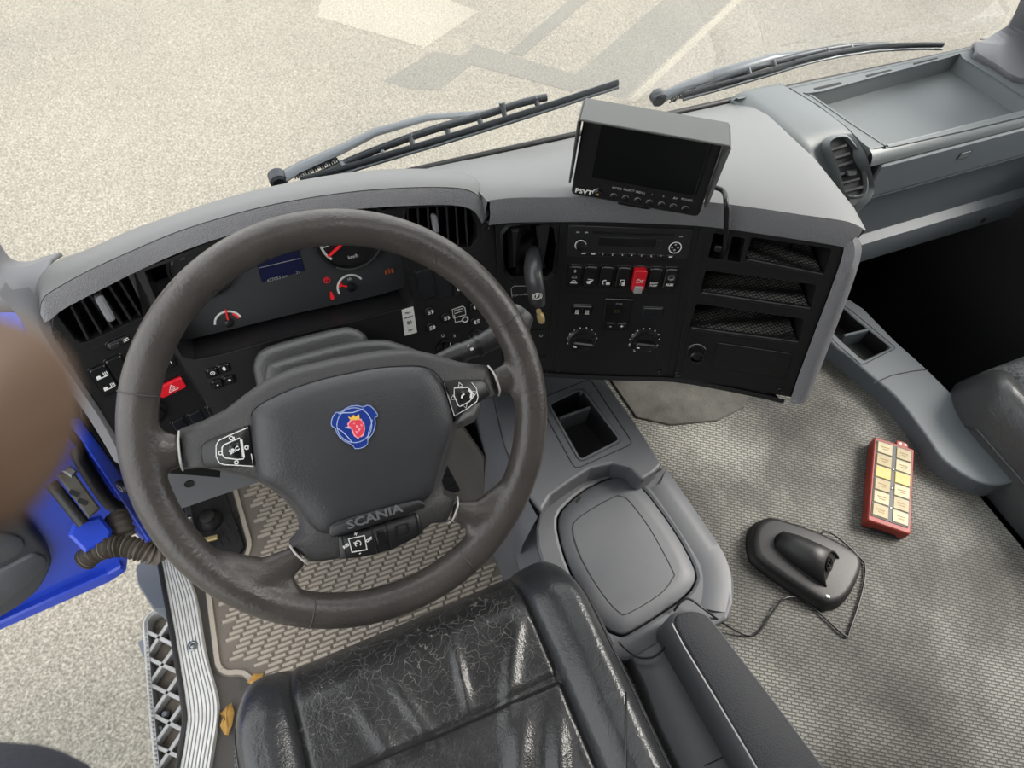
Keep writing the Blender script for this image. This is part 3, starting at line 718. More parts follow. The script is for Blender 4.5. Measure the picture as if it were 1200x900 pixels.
# sticker on the right end of the cluster sill
stp = DR.ll([(470.5, 363), (484, 359), (488.5, 389), (474, 393)])
st = prism('sticker', DR, stp, .0006, .0014, 'sticker', dash)
ru = math.atan2(stp[1][1] - stp[0][1], stp[1][0] - stp[0][0])
for (x, y, t, sz) in ((477.5, 366, 'Max.', .0046), (478.5, 371, 'hastighed', .0040), (479.7, 377.5, '80', .0085), (481, 386, 'km/t', .0046)):
    text('sticker_text', t, DR, *DR.l(x, y), sz, 'ink', st, .0016, rot=ru, sx=.9)
# --- closed dash body behind the panels, knee panel below
kn = [hy(x, y, .655) for x, y in [(170, 540), (300, 520), (335, 560), (300, 569), (205, 600), (180, 590)]]
KP = axes(hy(245, 580, .655), (1, 0, 0), (0, .25, 1)); KPl = KP.ll([(165, 545), (190, 520), (330, 480), (340, 556), (292, 570), (206, 600), (180, 602)])
kp = prism('knee_panel', KP, KPl, -.02, 0, 'console_grey', dash, .003)
lathe('panel_catch', KP, *KP.l(222, 567), [(.008, 0), (.008, .001), (.006, -.001)], 'black_hole', kp, 16)
tri_ = [(DR.l(239, 468)[0], -.19), (DR.l(588, 430)[0], -.19)]
b0, b1 = DR.W(tri_[0][0], -.185, -.004), DR.W(tri_[1][0], -.185, -.004)
obj('dash_underside', [b0, b1, b1 + Vector((0, .26, -.02)), b0 + Vector((0, .26, -.02))], [(0, 1, 2, 3)], 'footwell_dark', dash)
# ================================================================== CENTRE STACK
stk = thing('centre_stack', 'angled centre dashboard with radio, switch row, heater dials and three open shelves', 'dashboard', (.55, .62, .15))
# --- fascia plates, one for each facet
pbP = PB.ll([(580, 258), (656, 258), (641, 438), (588, 432)])
hsg = PB.ll([(590, 300), (590, 275), (597, 265), (612, 262), (640, 262), (649, 268), (651, 290), (647, 318), (640, 324), (600, 324), (592, 316)])
plate('brake_fascia', PB, pbP, [hsg], 0, .006, 'fascia', stk, .001)
raP = RA.ll([(656, 258), (821, 262), (790, 443), (641, 438)])
plate('radio_fascia', RA, raP, [], 0, .008, 'fascia', stk, .001)
sh1 = RI.ll([(881, 278), (975, 292), (965, 323), (873, 305)]); sh2 = RI.ll([(827, 317), (957, 334), (950, 363), (820, 344)]); sh3 = RI.ll([(816, 356), (942, 374), (936, 402), (808, 385)])
cu1 = RI.ll([(836, 272), (853, 275), (847, 305), (829, 302)]); cu2 = RI.ll([(858, 276), (874, 279), (868, 308), (851, 305)])
drw = RI.ll([(841, 401), (929, 414), (921, 443), (834, 430)])
def inq(p, r=.004): # round the corners of a quad
    out = []; n = len(p)
    for i in range(n):
        a, b, c = Vector(p[i - 1]), Vector(p[i]), Vector(p[(i + 1) % n])
        d1 = (a - b).normalized() * r; d2 = (c - b).normalized() * r
        for t in (0, .5, 1):
            out.append((b + d1) * (1 - t) ** 2 + b * 2 * t * (1 - t) + (b + d2) * t * t)
    return [tuple(q) for q in out]
riP = RI.ll([(821, 262), (996, 288), (930, 466), (790, 443)])
plate('shelf_fascia', RI, riP, [inq(sh1), inq(sh2), inq(sh3), inq(cu1, .003), inq(cu2, .003)], 0, .006, 'fascia', stk, .001)
for p in (sh1, sh2, sh3):
    sh = pocket('open_shelf', RI, inq(p), -.002, -.11, 'black_hole', stk)
    a, b, c, d = [Vector(q) for q in p]
    # rubber-lined shelf floor, sloping down into the recess
    fl_ = [RI.W(d.x + .003, d.y + .002, -.006), RI.W(c.x - .003, c.y + .002, -.006), RI.W(c.x - .018, c.y + .014, -.105), RI.W(d.x + .012, d.y + .014, -.105)]
    fl2 = [q + Vector((0, 0, -.003)) for q in fl_]
    obj('shelf_liner', fl_ + fl2, [(0, 1, 2, 3), (7, 6, 5, 4), (0, 4, 5, 1), (1, 5, 6, 2), (2, 6, 7, 3), (3, 7, 4, 0)], 'shelf_mesh', sh)
    e = [Vector(q) for q in (d, c)]
    prism('shelf_edge', RI, line(tuple(d + Vector((.002, .001))), tuple(c + Vector((-.002, .001))), .006), -.004, .0022, 'fascia_soft', sh, .001)
for p in (cu1, cu2):
    k = pocket('cup_slot', RI, inq(p, .003), -.002, -.05, 'black_hole', stk)
    stroke('slot_rim', RI, inq(p, .003), .0014, .0006, 'fascia_soft', k, True)
prism('ashtray_drawer', RI, inq(drw, .004), 0, .0018, 'fascia', stk, .0008)
stroke('panel_seam', RI, inq(drw, .004), .0012, .001, 'black_gloss', stk, True)
stroke('panel_seam', RI, RI.ll([(884, 421), (906, 424), (911, 412)]), .0008, .0022, 'fascia_soft', stk)
for x, y in ((795, 438), (915, 457)): screw(RI, x, y, stk, .0045)
screw(RI, 817, 266, stk, .004)
screw(RA, 774, 436, stk, .004); screw(RA, 655, 433, stk, .003)
# 12 V socket
u, v = RI.l(816, 411)
sk = lathe('power_socket', RI, u, v, [(.0155, 0), (.0155, .002), (.013, .003), (.012, .012), (.0115, .020), (.0095, .021), (.009, .015)], 'button', stk, 24)
arc('socket_ring', RI, u, v, .0145, .0158, 30, 150, .0026, 'print_grey', sk, 14)
u2, v2 = RI.l(816, 417, .02); lathe('socket_cap', RI, u2, v2, [(.006, .018), (.006, .023), (.004, .024)], 'screw', sk, 14)
stroke('panel_seam', RI, RI.ll([(838, 266), (992, 289), (926, 463)]), .0012, .0008, 'black_gloss', stk)
stroke('panel_seam', RA, RA.ll([(662, 259), (648, 437)]), .0016, .0006, 'black_hole', stk)
stroke('panel_seam', RA, RA.ll([(812, 262), (782, 440)]), .0016, .0006, 'black_hole', stk)
stroke('panel_seam', RI, RI.ll([(829, 267), (797, 440)]), .0016, .0006, 'black_hole', stk)
# --- radio
rp = RA.ll([(666, 263), (812, 268.5), (806, 303), (663, 299)])
rd = prism('radio', RA, inq(rp, .003), 0, .003, 'fascia_soft', stk, .001)
u, v = RA.l(680, 285); k = lathe('radio_knob', RA, u, v, [(.0090, .002), (.0090, .005), (.0074, .006), (.0072, .012), (.006, .0125)], 'button', rd, 24); arc('knob_ring', RA, u, v, .0074, .0088, 10, 350, .0062, 'print_white', rd, 28)
u, v = RA.l(790.4, 288.3); k = lathe('radio_knob', RA, u, v, [(.0098, .002), (.0098, .0045), (.0085, .005), (.008, .0042)], 'button', rd, 24); arc('knob_ring', RA, u, v, .0083, .0097, 0, 360, .0054, 'print_white', rd, 28)
multi('symbol', RA, [rr(u + a, v + b, .003, .003, .0008) for a, b in ((.0045, 0), (-.0045, 0), (0, .0045), (0, -.0045))], .0048, 'print_grey', rd)
prism('disc_slot', RA, RA.ll([(695, 270), (790, 273.5), (789.5, 276), (694.5, 272.5)]), .002, .0034, 'black_gloss', rd)
prism('radio_display', RA, RA.ll([(702, 276.5), (769, 279), (767.5, 288.5), (701, 286.5)]), .002, .0036, 'black_gloss', rd, .0003)
prism('radio_key', RA, RA.ll([(769.5, 280), (776, 280.2), (774, 290), (767.8, 289.7)]), .002, .0042, 'slat', rd, .0005)
for i in range(10):
    x = 683.5 + i * 11.3; y = 295.6 + i * .42
    u, v = RA.l(x, y); kk = prism('radio_key', RA, rr(u, v, .0115, .0048, .001), .002, .004, 'button', rd, .0005)
    if i in (0, 1, 9): multi('symbol', RA, [rr(u, v, .006, .0018, .0003)], .0043, 'print_white', kk)
    else: text('symbol', str(i - 1 if i < 8 else '*'), RA, u, v, .0042, 'print_white', kk, .0042)
for x, y in ((677, 271), (687, 271.3), (797.5, 276)): u, v = RA.l(x, y); multi('symbol', RA, [rr(u, v, .005, .002, .0004)], .0034, 'print_grey', rd)
# --- switch row
row = ((672.7, 323), (691, 323.3), (710, 323.6), (729.4, 324.2), (748, 325), (766.6, 325.5), (785.2, 326))
for i, (x, y) in enumerate(row):
    red = i == 4
    s, u, v = switch(RA, x, y, .0195, .0375, stk, m='red_button' if red else 'button', name='guarded_switch' if red else 'switch', r=.004, w1=.012 if red else .005)
    w = .0054
    if i == 0:
        text('symbol', '0', RA, u, v + .011, .007, 'print_white', s, w); arc('symbol', RA, u, v - .001, .003, .004, 0, 180, w, 'print_grey', s, 10); multi('symbol', RA, [rr(u, v - .001, .008, .001, .0003)], w, 'print_grey', s); arc('symbol', RA, u, v - .009, .003, .004, 0, 180, w, 'print_white', s, 10); multi('symbol', RA, [rr(u, v - .010, .011, .0014, .0003)], w, 'print_white', s)
    elif i == 1: multi('symbol', RA, [[(u - .005, v - .007), (u + .005, v - .005), (u + .001, v - .011), (u - .003, v - .011)], line((u - .003, v - .003), (u + .006, v - .004), .001)], w, 'print_white', s)
    elif i == 2: arc('symbol', RA, u - .001, v - .008, .003, .0042, 60, 250, w, 'print_white', s, 12); multi('symbol', RA, [rr(u + .004, v - .010, .006, .004, .001)], w, 'print_white', s)
    elif i == 3: stroke('symbol', RA, [(u - .003, v - .012), (u - .003, v - .003), (u + .003, v - .003), (u + .003, v - .006)], .0013, w, 'print_white', s); multi('symbol', RA, [rr(u + .002, v - .010, .005, .006, .001)], w, 'print_white', s)
    elif i == 4:
        prism('switch_foot', RA, rr(u, v - .015, .013, .013, .002), .006, .0135, 'print_grey', s, .001)
        stroke('symbol', RA, [(u - .005, v + .001), (u - .002, v + .004), (u + .002, v + .001), (u + .006, v + .003)], .001, .0124, 'print_white', s); stroke('symbol', RA, [(u - .005, v - .002), (u, v - .001), (u + .006, v - .001)], .001, .0124, 'print_white', s)
    elif i == 5: text('symbol', 'BODY\nPUMP', RA, u, v - .009, .0045, 'print_white', s, w, bold=.0001)
    else:
        text('symbol', 'AUX', RA, u, v - .009, .0055, 'print_white', s, w, bold=.0002); lathe('aux_jack', RA, u, v + .004, [(.0055, .005), (.0055, .0062), (.0035, .0062), (.003, .004)], 'chrome', s, 16)
stroke('panel_seam', RA, RA.ll([(661, 306), (804, 309), (798, 344), (657, 342.5), (661, 306)]), .0009, .0004, 'black_hole', stk)
# --- heater
s, u, v = switch(RA, 682, 362, .0305, .0150, stk, r=.002)
for du, in ((-.008,), (.008,)):
    multi('symbol', RA, [rr(u + du + k * .002, v - .002, .001, .006, .0003) for k in (-1, 0, 1)] + [rr(u + du, v - .006, .007, .001, .0003)], .0054, 'print_white', s)
stroke('key_split', RA, [(u, v - .006), (u, v + .006)], .0008, .0054, 'black_hole', s)
dp = prism('heater_display', RA, RA.ll([(709, 349), (742, 350), (736, 387), (706, 386)]), 0, .003, 'button', stk, .001)
prism('display_window', RA, RA.ll([(711, 358), (731, 358.6), (729, 370), (709.5, 369.5)]), .002, .0034, 'black_gloss', dp)
text('display_digits', '20', RA, *RA.l(722.5, 363.5), .0085, 'lcd_green', dp, .0038); text('display_digits', 'STOP', RA, *RA.l(725, 355), .0045, 'print_grey', dp, .0034)
for x, t in ((715, '-'), (728, '+')):
    u, v = RA.l(x, 380 if t == '-' else 380.5); kk = prism('temperature_key', RA, rr(u, v, .0145, .012, .0015), .002, .005, 'button', dp, .0008); text('symbol', t, RA, u, v, .010, 'print_white', kk, .0053, bold=.0002)
s, u, v = switch(RA, 764.5, 365.5, .033, .0165, stk, m='blank_button', name='blank_switch', r=.002, w1=.002)
for (x, y, k) in ((682, 397, 0), (755, 398, 1)):
    u, v = RA.l(x, y)
    hd_ = lathe('heater_dial', RA, u, v, [(.0245, 0), (.0245, .002), (.022, .004), (.019, .005), (.0175, .012), (.016, .0125)], 'button', stk, 32)
    prism('dial_grip', RA, rr(u, v + .001, .034, .0085, .003, 3, math.radians(-6)), .012, .021, 'button', hd_, .002)
    multi('symbol', RA, [line((u - .016, v - .001), (u - .011, v - .002), .0018)], .0214, 'print_white', hd_)
    for j in range(9):
        a = math.radians(200 - j * 24); multi('dial_mark', RA, [rr(u + .0245 * math.cos(a), v + .0245 * math.sin(a), .0016 + .0006 * k, .0022, .0005)], .0026, 'print_white', hd_)
    if k:
        for j in (205, 240, 300, 335):
            a = math.radians(j); arc('dial_mark', RA, u + .0245 * math.cos(a), v + .0245 * math.sin(a), .0016, .0026, 0, 300, .0026, 'print_white', hd_, 8)
# --- parking brake: moulded housing, lever, brass nut, tray below
bh = pocket('brake_housing', PB, hsg, .000, -.035, 'black_gloss', stk, .006)
bz = PB.ll([(586, 300), (586, 272), (594, 262), (612, 258.5), (642, 258.5), (652, 265), (654, 290), (650, 320), (642, 327), (598, 327), (588, 318)])
def ring_plate(name, pl, a, b, w0, w1, m, parent):
    n = len(a); vs = [pl.W(q[0], q[1], w0) for q in a] + [pl.W((q[0] + r_[0]) / 2, (q[1] + r_[1]) / 2, w1) for q, r_ in zip(a, b)] + [pl.W(q[0], q[1], w0) for q in b]
    fs = [(i, (i + 1) % n, n + (i + 1) % n, n + i) for i in range(n)] + [(n + i, n + (i + 1) % n, 2 * n + (i + 1) % n, 2 * n + i) for i in range(n)]
    o = obj(name, vs, fs, m, parent); autosmooth(o, 80); return o
ring_plate('housing_bezel', PB, bz, hsg, 0, .006, 'fascia_soft', bh)
# inner cheeks of the housing
for (xs, mm) in (((596, 598, 612, 610), 'fascia_soft'), ((640, 632, 634, 642), 'fascia_soft')):
    q = PB.ll([(xs[0], 268), (xs[2], 270), (xs[3] - 1, 318), (xs[1], 318)])
    prism('housing_cheek', PB, q, -.033, -.004, mm, bh, .006)
lv = []
LB = [PB.h(624, 296, -.012), PB.h(624, 306, .018), PB.h(625, 322, .040), PB.h(628, 340, .052), PB.h(630, 356, .050)]
lever = tube('brake_lever', cat2(LB, 5), [.012, .0125, .013, .0135, .014, .0145, .0150, .0155, .0158, .0160, .0160, .0160, .0158, .0156, .0154, .0152, .015, .0148, .0146, .014, .010], 'lever', stk, 16, flat=.75, up=PB.n)
LT = axes(PB.h(629.5, 347, .0665), PB.u, PB.v - PB.n * .1)
lp_ = LT.l(629.5, 347); arc('symbol', LT, lp_[0], lp_[1], .0044, .0054, 0, 360, .0005, 'print_white', lever, 20); text('symbol', 'P', LT, lp_[0], lp_[1], .008, 'print_white', lever, .0005, bold=.0002)
arc('symbol', LT, lp_[0], lp_[1], .0065, .0073, 140, 220, .0005, 'print_white', lever, 8); arc('symbol', LT, lp_[0], lp_[1], .0065, .0073, -40, 40, .0005, 'print_white', lever, 8)
nut = axes(PB.h(632, 366, .030), PB.u, PB.v); c_ = nut.l(633, 369)
nt_ = tube('brass_fitting', [PB.h(631, 364, .036), PB.h(632, 368, .034), PB.h(633, 369, .034), PB.h(634.5, 375, .032)], [.0042, .0042, .0062, .0062], 'brass', stk, 6); lathe('fitting_bore', axes(PB.h(634.5, 375, .030), PB.u, PB.v), 0, 0, [(.0055, -.002), (.0055, .003), (.003, .003)], 'brass', nt_, 12)
pocket('fitting_well', PB, PB.ll([(620, 364), (646, 364), (643, 386), (618, 386)]), .0012, -.0005, 'black_hole', stk)
stroke('label_frame', PB, PB.ll([(600, 349), (599, 338), (602, 335), (622, 335)]), .001, .0008, 'print_grey', stk); text('label_text', 'PUSH TO RES', PB, *PB.l(609, 345.5), .0042, 'print_grey', stk, .0006)
stroke('tray_rim', PB, PB.ll([(620, 388), (646, 387), (642, 414), (638, 419), (616, 418)]), .002, .0016, 'fascia_soft', stk); arc('symbol', PB, *PB.l(634, 393), .002, .003, 120, 400, .0006, 'print_grey', stk, 10)
# --- padded top: lip in front, smooth deck to the windscreen, frame down the right end
S = [(PB, 573, 264), (PB, 600, 261), (PB, 656, 260), (RA, 700, 260), (RA, 750, 261.5), (RA, 820, 265), (RI, 870, 271), (RI, 930, 280), (RI, 975, 287), (RI, 992, 291)]
A = [p.h(x, y, .004) for p, x, y in S]
tops = [a + Vector((.002, .006, .040)) for a in A]
for i in range(len(A)):
    f = i / (len(A) - 1)
tops[-1] += Vector((.012, -.004, -.008)); tops[-2] += Vector((.006, 0, -.002))
BK = [Vector((.250 + .612 * (i / (len(A) - 1)) ** .92, .886, .452)) for i in range(len(A))]
M1 = [t.lerp(b, .10) + Vector((0, 0, .010)) for t, b in zip(tops, BK)]
M2 = [t.lerp(b, .40) + Vector((0, 0, .022)) for t, b in zip(tops, BK)]
M3 = [t.lerp(b, .78) + Vector((0, 0, .018)) for t, b in zip(tops, BK)]
Ai = [a + Vector((0, .012, -.002)) for a in A]
def roll(r, k=1.0): return [r[0] + Vector((-.006, .004, -.040)), r[0] + Vector((-.003, .002, -.004))] + list(r) + [r[-1] + Vector((.012 * k, .004, -.008)), r[-1] + Vector((.018 * k, .010, -.030)), r[-1] + Vector((.020 * k, .014, -.070))]
loft('pad_lip', [sm(r) for r in ([*Ai], A, [a.lerp(t, .45) + Vector((0, -.003, 0)) for a, t in zip(A, tops)], tops)], 'dash_grain', stk)
XT = roll(tops)
loft('pad_top', [sm(roll(r)) for r in ([t + Vector((0, -.0004, -.002)) for t in tops], M1, M2, M3, BK, [b + Vector((0, .01, -.06)) for b in BK])], 'dash_grey', stk)
# right end frame
ei = [RI.h(x, y, .004) for x, y in [(990, 284), (986, 304), (972, 344), (953, 394), (936, 440), (927, 466), (922, 468)]]
eo = [RI.h(x, y, .004) for x, y in [(1004, 276), (1010, 294), (998, 336), (979, 386), (960, 436), (946, 468), (934, 474)]]
em = [a.lerp(b, .6) + RI.n * .006 for a, b in zip(ei, eo)]
eb = [p + Vector((.012, .03, -.004)) for p in eo]; eb2 = [p + Vector((.03, .15, -.01)) for p in eo]
loft('end_frame', [sm(r) for r in (ei, em, eo, eb, eb2)], 'dash_grain', stk)
# bottom edge strip
bt = [PB.h(588, 431, .003), PB.h(642, 437, .003), RA.h(720, 441, .003), RA.h(790, 443, .003), RI.h(860, 455, .003), RI.h(920, 468, .003)]
loft('bottom_strip', [sm(bt), [p + Vector((0, -.002, -.010)) for p in sm(bt)], [p + Vector((0, .05, -.016)) for p in sm(bt)], [p + Vector((0, .25, -.0)) for p in sm(bt)]], 'fascia_soft', stk)
# back-fill so that no light leaks behind the facets
loft('stack_back', [[p + Vector((0, .14, .26)) for p in sm(bt)], [p + Vector((0, .14, -.01)) for p in sm(bt)]], 'black_hole', stk)

# ================================================================== MONITOR on the pad
c0 = hz(742, 241, .542); MO = Pl(c0, 34, 8)
mon = thing('rear_view_monitor', 'black camera monitor with grey sun hood standing on the centre dashboard', 'monitor', tuple(c0))
fp = MO.ll([(686, 133), (852, 163), (816, 254), (668, 228)])
# square up the face in panel space
us = sorted(q[0] for q in fp); um0, um1 = (us[0] + us[1]) / 2, (us[2] + us[3]) / 2; vt = (fp[0][1] + fp[1][1]) / 2; vb = (fp[2][1] + fp[3][1]) / 2
um, vm, mw, mh = (um0 + um1) / 2, (vt + vb) / 2, um1 - um0, vt - vb
prism('monitor_body', MO, rr(um, vm, mw, mh, .006, 3), -.028, 0, 'monitor_black', mon, .002)
sc = prism('screen', MO, rr(um + .006, vm + .012, mw * .80, mh * .66, .001), -.001, .0008, 'monitor_screen', mon)
stroke('screen_seam', MO, [(um + mw * .415, vm + mh * .44), (um + mw * .415, vm - mh * .30)], .0008, .0012, 'slat', mon)
# folded sun hood: top plate and two tapering cheeks
def plate3(name, pts, th, m, parent):
    n_ = (pts[1] - pts[0]).cross(pts[2] - pts[0]).normalized() * th
    vs = pts + [p + n_ for p in pts]; n = len(pts)
    fs = [tuple(range(n)), tuple(reversed(range(n, 2 * n)))] + [(i, (i + 1) % n, n + (i + 1) % n, n + i) for i in range(n)]
    return obj(name, vs, fs, m, parent, bevel=.0012)
hu0, hu1, hv = um - mw / 2 - .003, um + mw / 2 + .004, vt + .004
hood_ = plate3('hood_top', [MO.W(hu0, hv, .030), MO.W(hu1, hv, .030), MO.W(hu1, hv, -.030), MO.W(hu0, hv, -.030)], .003, 'monitor_hood', mon)
plate3('hood_side', [MO.W(hu1, hv, .030), MO.W(hu1, vb + .030, .004), MO.W(hu1, vb + .014, -.004), MO.W(hu1, vb + .014, -.030), MO.W(hu1, hv, -.030)], .003, 'monitor_hood', mon)
plate3('hood_side', [MO.W(hu0, hv, .030), MO.W(hu0, vb + .030, .004), MO.W(hu0, vb + .014, -.004), MO.W(hu0, vb + .014, -.030), MO.W(hu0, hv, -.030)], -.003, 'monitor_hood', mon)
for i in range(7):
    x, y = 719 + i * 14.0, 229.5 + i * 2.45
    u, v = MO.l(x, y); b_ = lathe('monitor_button', MO, u, v, [(.0042, 0), (.0042, .0016), (.0034, .0022)], 'button', mon, 14); arc('button_ring', MO, u, v, .0038, .0046, 20, 200, .0012, 'print_grey', b_, 10)
for (x, y, t) in ((723, 220.5, 'MODE'), (737, 222.7, 'SELECT'), (750.5, 225.4, 'MENU'), (764.5, 227.5, '-'), (777.5, 230, '+'), (791.5, 232, 'AV'), (805.5, 234, 'POWER')):
    text('button_text', t, MO, *MO.l(x, y), .0046, 'print_grey', mon, .0006, bold=.00005)
text('maker_mark', 'PSVT', MO, *MO.l(684, 224.5), .0095, 'print_white', mon, .0006, sx=1.15, bold=.0003)
u, v = MO.l(700.5, 226.5); ir = lathe('light_sensor', MO, u, v, [(.006, 0), (.006, .002), (.0045, .003), (.003, .0032)], 'button', mon, 18); multi('sensor_led', MO, [circ(u, v, .0018, 8)], .0036, 'leaf', ir); arc('sensor_ring', MO, u, v, .0065, .0075, 90, 190, .0008, 'print_white', ir, 10)
# foot and cable
FT = axes(MO.W(um, vb, -.034), MO.u, -MO.n)
prism('monitor_foot', FT, rr(0, 0, .05, .03, .006), -.014, .001, 'monitor_black', mon, .001)
cp = [MO.W(um + mw * .40, vb + .03, -.03), hz(845, 222, .56), hz(851, 240, .556), hp(851, 262, RI.h(851, 262, .026), RI.n), hp(850, 282, RI.h(850, 282, .018), RI.n), RI.h(848, 296, .004), RI.h(845, 303, -.012)]
tube('monitor_cable', cat2(cp, 6), .0036, 'cable', mon, 10)
u, v = RI.l(842, 292); prism('cable_plug', RI, rr(u, v, .012, .010, .003), -.03, .002, 'cable', mon, .002)
# ================================================================== STEERING WHEEL
SW = Pl((.0291, .4169, .5406), -3.4, 49.9)
wh = thing('steering_wheel', 'large grey-brown leather steering wheel with four arms and a blue badge on its pad', 'steering wheel', tuple(SW.W(0, 0, -.03)))
def dome(name, pl, poly, loops, m, parent=None, deg=60):
    n = len(poly); vs, fs = [], []
    for d, w in loops:
        q_ = inset(poly, min(d, .004))
        if d > .004:
            c_ = sum(q_, Vector((0, 0))) / n; mr = sum((q - c_).length for q in q_) / n
            q_ = [c_ + (q - c_) * (1 - (d - .004) / mr) for q in q_]
        vs += [pl.W(q[0], q[1], w) for q in q_]
    for k in range(len(loops) - 1):
        for i in range(n):
            j = (i + 1) % n; fs.append((k * n + i, k * n + j, (k + 1) * n + j, (k + 1) * n + i))
    fs.append(tuple((len(loops) - 1) * n + i for i in range(n)))
    o = obj(name, vs, fs, m, parent); autosmooth(o, deg); return o
def P3(x, y, w=0): return SW.h(x, y, w)
RM, Rm = .2055, .0193
# rim and the leather roots of the arms, grown into one skin
bm = bmesh.new()
def bm_tube(pts, R, n=16, closed=False, flat=1.0):
    P = [Vector(p) for p in pts]; N = len(P); rings = []
    for i in range(N):
        a = P[i - 1] if (i or closed) else P[0]; b = P[(i + 1) % N] if (i < N - 1 or closed) else P[-1]
        t = (b - a).normalized(); s = t.cross(SW.n).normalized()
        rings.append([bm.verts.new(P[i] + s * (R[i] * math.cos(2 * math.pi * k / n)) + SW.n * (R[i] * flat * math.sin(2 * math.pi * k / n))) for k in range(n)])
    for i in range(N if closed else N - 1):
        for k in range(n): bm.faces.new((rings[i][k], rings[i][(k + 1) % n], rings[(i + 1) % N][(k + 1) % n], rings[(i + 1) % N][k]))
    if not closed: bm.faces.new(rings[0][::-1]); bm.faces.new(rings[-1])
bm_tube([SW.W(RM * math.cos(2 * math.pi * i / 96), RM * math.sin(2 * math.pi * i / 96)) for i in range(96)], [Rm] * 96, 20, True)
def rimp(a, dr=0, w=0): return SW.W((RM + dr) * math.cos(math.radians(a)), (RM + dr) * math.sin(math.radians(a)), w)
def pxang(x, y): u, v = SW.l(x, y); return math.degrees(math.atan2(v, u))
arms = (((211, 529), (182, 531), (158, 528), (.0175, .0225, .028), ((162, 505), (168, 560))),
        ((579.5, 447), (602, 442), (622, 434), (.0140, .019, .026), ((612, 405), (626, 475))),
        ((352, 650), (318, 672), (280, 694), (.0125, .020, .030), ((225, 660), (258, 684), (322, 712), (346, 716))),
        ((531, 598), (556, 604), (584, 606), (.0120, .018, .025), ((606, 570), (564, 634))))
for a, b_, c_, R, ex in arms:
    pts = [P3(*a, -.004), P3(*b_, -.003), P3(*c_, 0)]
    bm_tube(pts, list(R), 16, False, .62)
    for e in ex:
        bm_tube([P3(*b_, -.003), P3(*b_, -.003).lerp(P3(*e), .5), P3(*e)], [R[1] * .75, R[1] * .85, Rm * .95], 14, False, .72)
bmesh.ops.recalc_face_normals(bm, faces=bm.faces)
me = bpy.data.meshes.new('rim'); bm.to_mesh(me); bm.free(); me.materials.append(M['wheel_leather'])
rim = bpy.data.objects.new('rim', me); link(rim, wh)
rmod = rim.modifiers.new('remesh', 'REMESH'); rmod.mode = 'VOXEL'; rmod.voxel_size = .0028; rmod.use_smooth_shade = True
smm = rim.modifiers.new('smooth', 'SMOOTH'); smm.factor = .5; smm.iterations = 12
# stitched joints where the leather pieces meet
def joint(p, q, w=.010, bow=.006):
    a, b_ = P3(*p), P3(*q); m_ = (a + b_) / 2
    tube('leather_joint', cat2([a - SW.n * .004, a.lerp(b_, .2) + SW.n * w * .75, m_ + SW.n * w, a.lerp(b_, .8) + SW.n * w * .75, b_ - SW.n * .004], 4), .0011, 'joint', wh, 6)
def rimjoint(a, span=(-70, 120)):
    c_ = rimp(a); rd_ = (c_ - SW.W(0, 0)).normalized()
    pts = []
    for k in range(13):
        t = math.radians(span[0] + (span[1] - span[0]) * k / 12 + 30); pts.append(c_ + rd_ * (math.cos(t) * Rm * 1.0) + SW.n * (math.sin(t) * Rm * 1.0))
    tube('rim_joint', pts, .0008, 'wheel_plastic', wh, 6)
for x, y in ((365, 720), (545, 655), (140, 458), (598, 372)): rimjoint(pxang(x, y))
for p_, q_ in (((209, 506), (214, 552)), ((573, 429), (586, 464)), ((340, 641), (364, 662)), ((537, 583), (526, 614))): joint(p_, q_)
# yoke: the plastic frame carrying pad and arms
YK = [(209, 506), (236, 496), (262, 483), (288, 463), (312, 446), (345, 432), (400, 419), (450, 411), (482, 409), (512, 416), (542, 425), (573, 429), (580, 446), (586, 464), (566, 470), (548, 482), (538, 497), (534, 520), (527, 545), (520, 566), (524, 578), (537, 583), (533, 598), (526, 614), (508, 616), (498, 624), (470, 637), (432, 650), (402, 657), (378, 661), (364, 662), (352, 652), (340, 641), (354, 626), (348, 606), (332, 586), (310, 570), (285, 560), (255, 553), (235, 550), (214, 552), (209, 530)]
dome('yoke', SW, SW.ll(YK), [(0, -.030), (-.0005, -.012), (.003, -.002), (.008, .003)], 'wheel_plastic', wh)
BG = [(294, 488), (298, 480), (312, 470), (345, 455), (380, 444), (412, 437), (445, 431), (475, 429), (494, 429.5), (506, 434), (516, 444), (525, 462), (532, 484), (533.5, 502), (528, 525), (520, 548), (513, 572), (506, 584), (494, 594), (480, 600), (440, 613), (400, 626), (384, 629), (372, 626), (360, 614), (342, 592), (322, 576), (304, 565), (299, 547), (295, 515)]
bag = dome('airbag_pad', SW, [tuple(q) for q in cat2(SW.ll(BG, .018), 2, True)], [(-.0005, -.004), (0, .004), (.0015, .011), (.006, .0165), (.015, .021), (.030, .0245)], 'airbag', wh)
stroke('pad_seam', SW, [tuple(q) for q in cat2(SW.ll(BG[:8] + BG[8:12], .006), 3)], .0014, .0085, 'black_hole', wh)
# lettered band at the foot of the pad
BA = SW.ll([(387, 628), (386, 618), (392, 612), (420, 603), (460, 592), (486, 586), (494, 587), (497, 594), (470, 603), (430, 616), (400, 626)], .020)
band = dome('name_band', SW, [tuple(q) for q in cat2(BA, 2, True)], [(0, .012), (0, .0235), (.0012, .0245)], 'fascia_soft', bag)
q0, q1 = SW.l(413, 614, .0245), SW.l(465, 597, .0245); rr_ = math.atan2(q1[1] - q0[1], q1[0] - q0[0])
text('lettering', 'SCANIA', SW, (q0[0] + q1[0]) / 2, (q0[1] + q1[1]) / 2, .0125, 'emboss', bag, .0250, rot=rr_, sx=1.35, th=.001, bold=.0003)
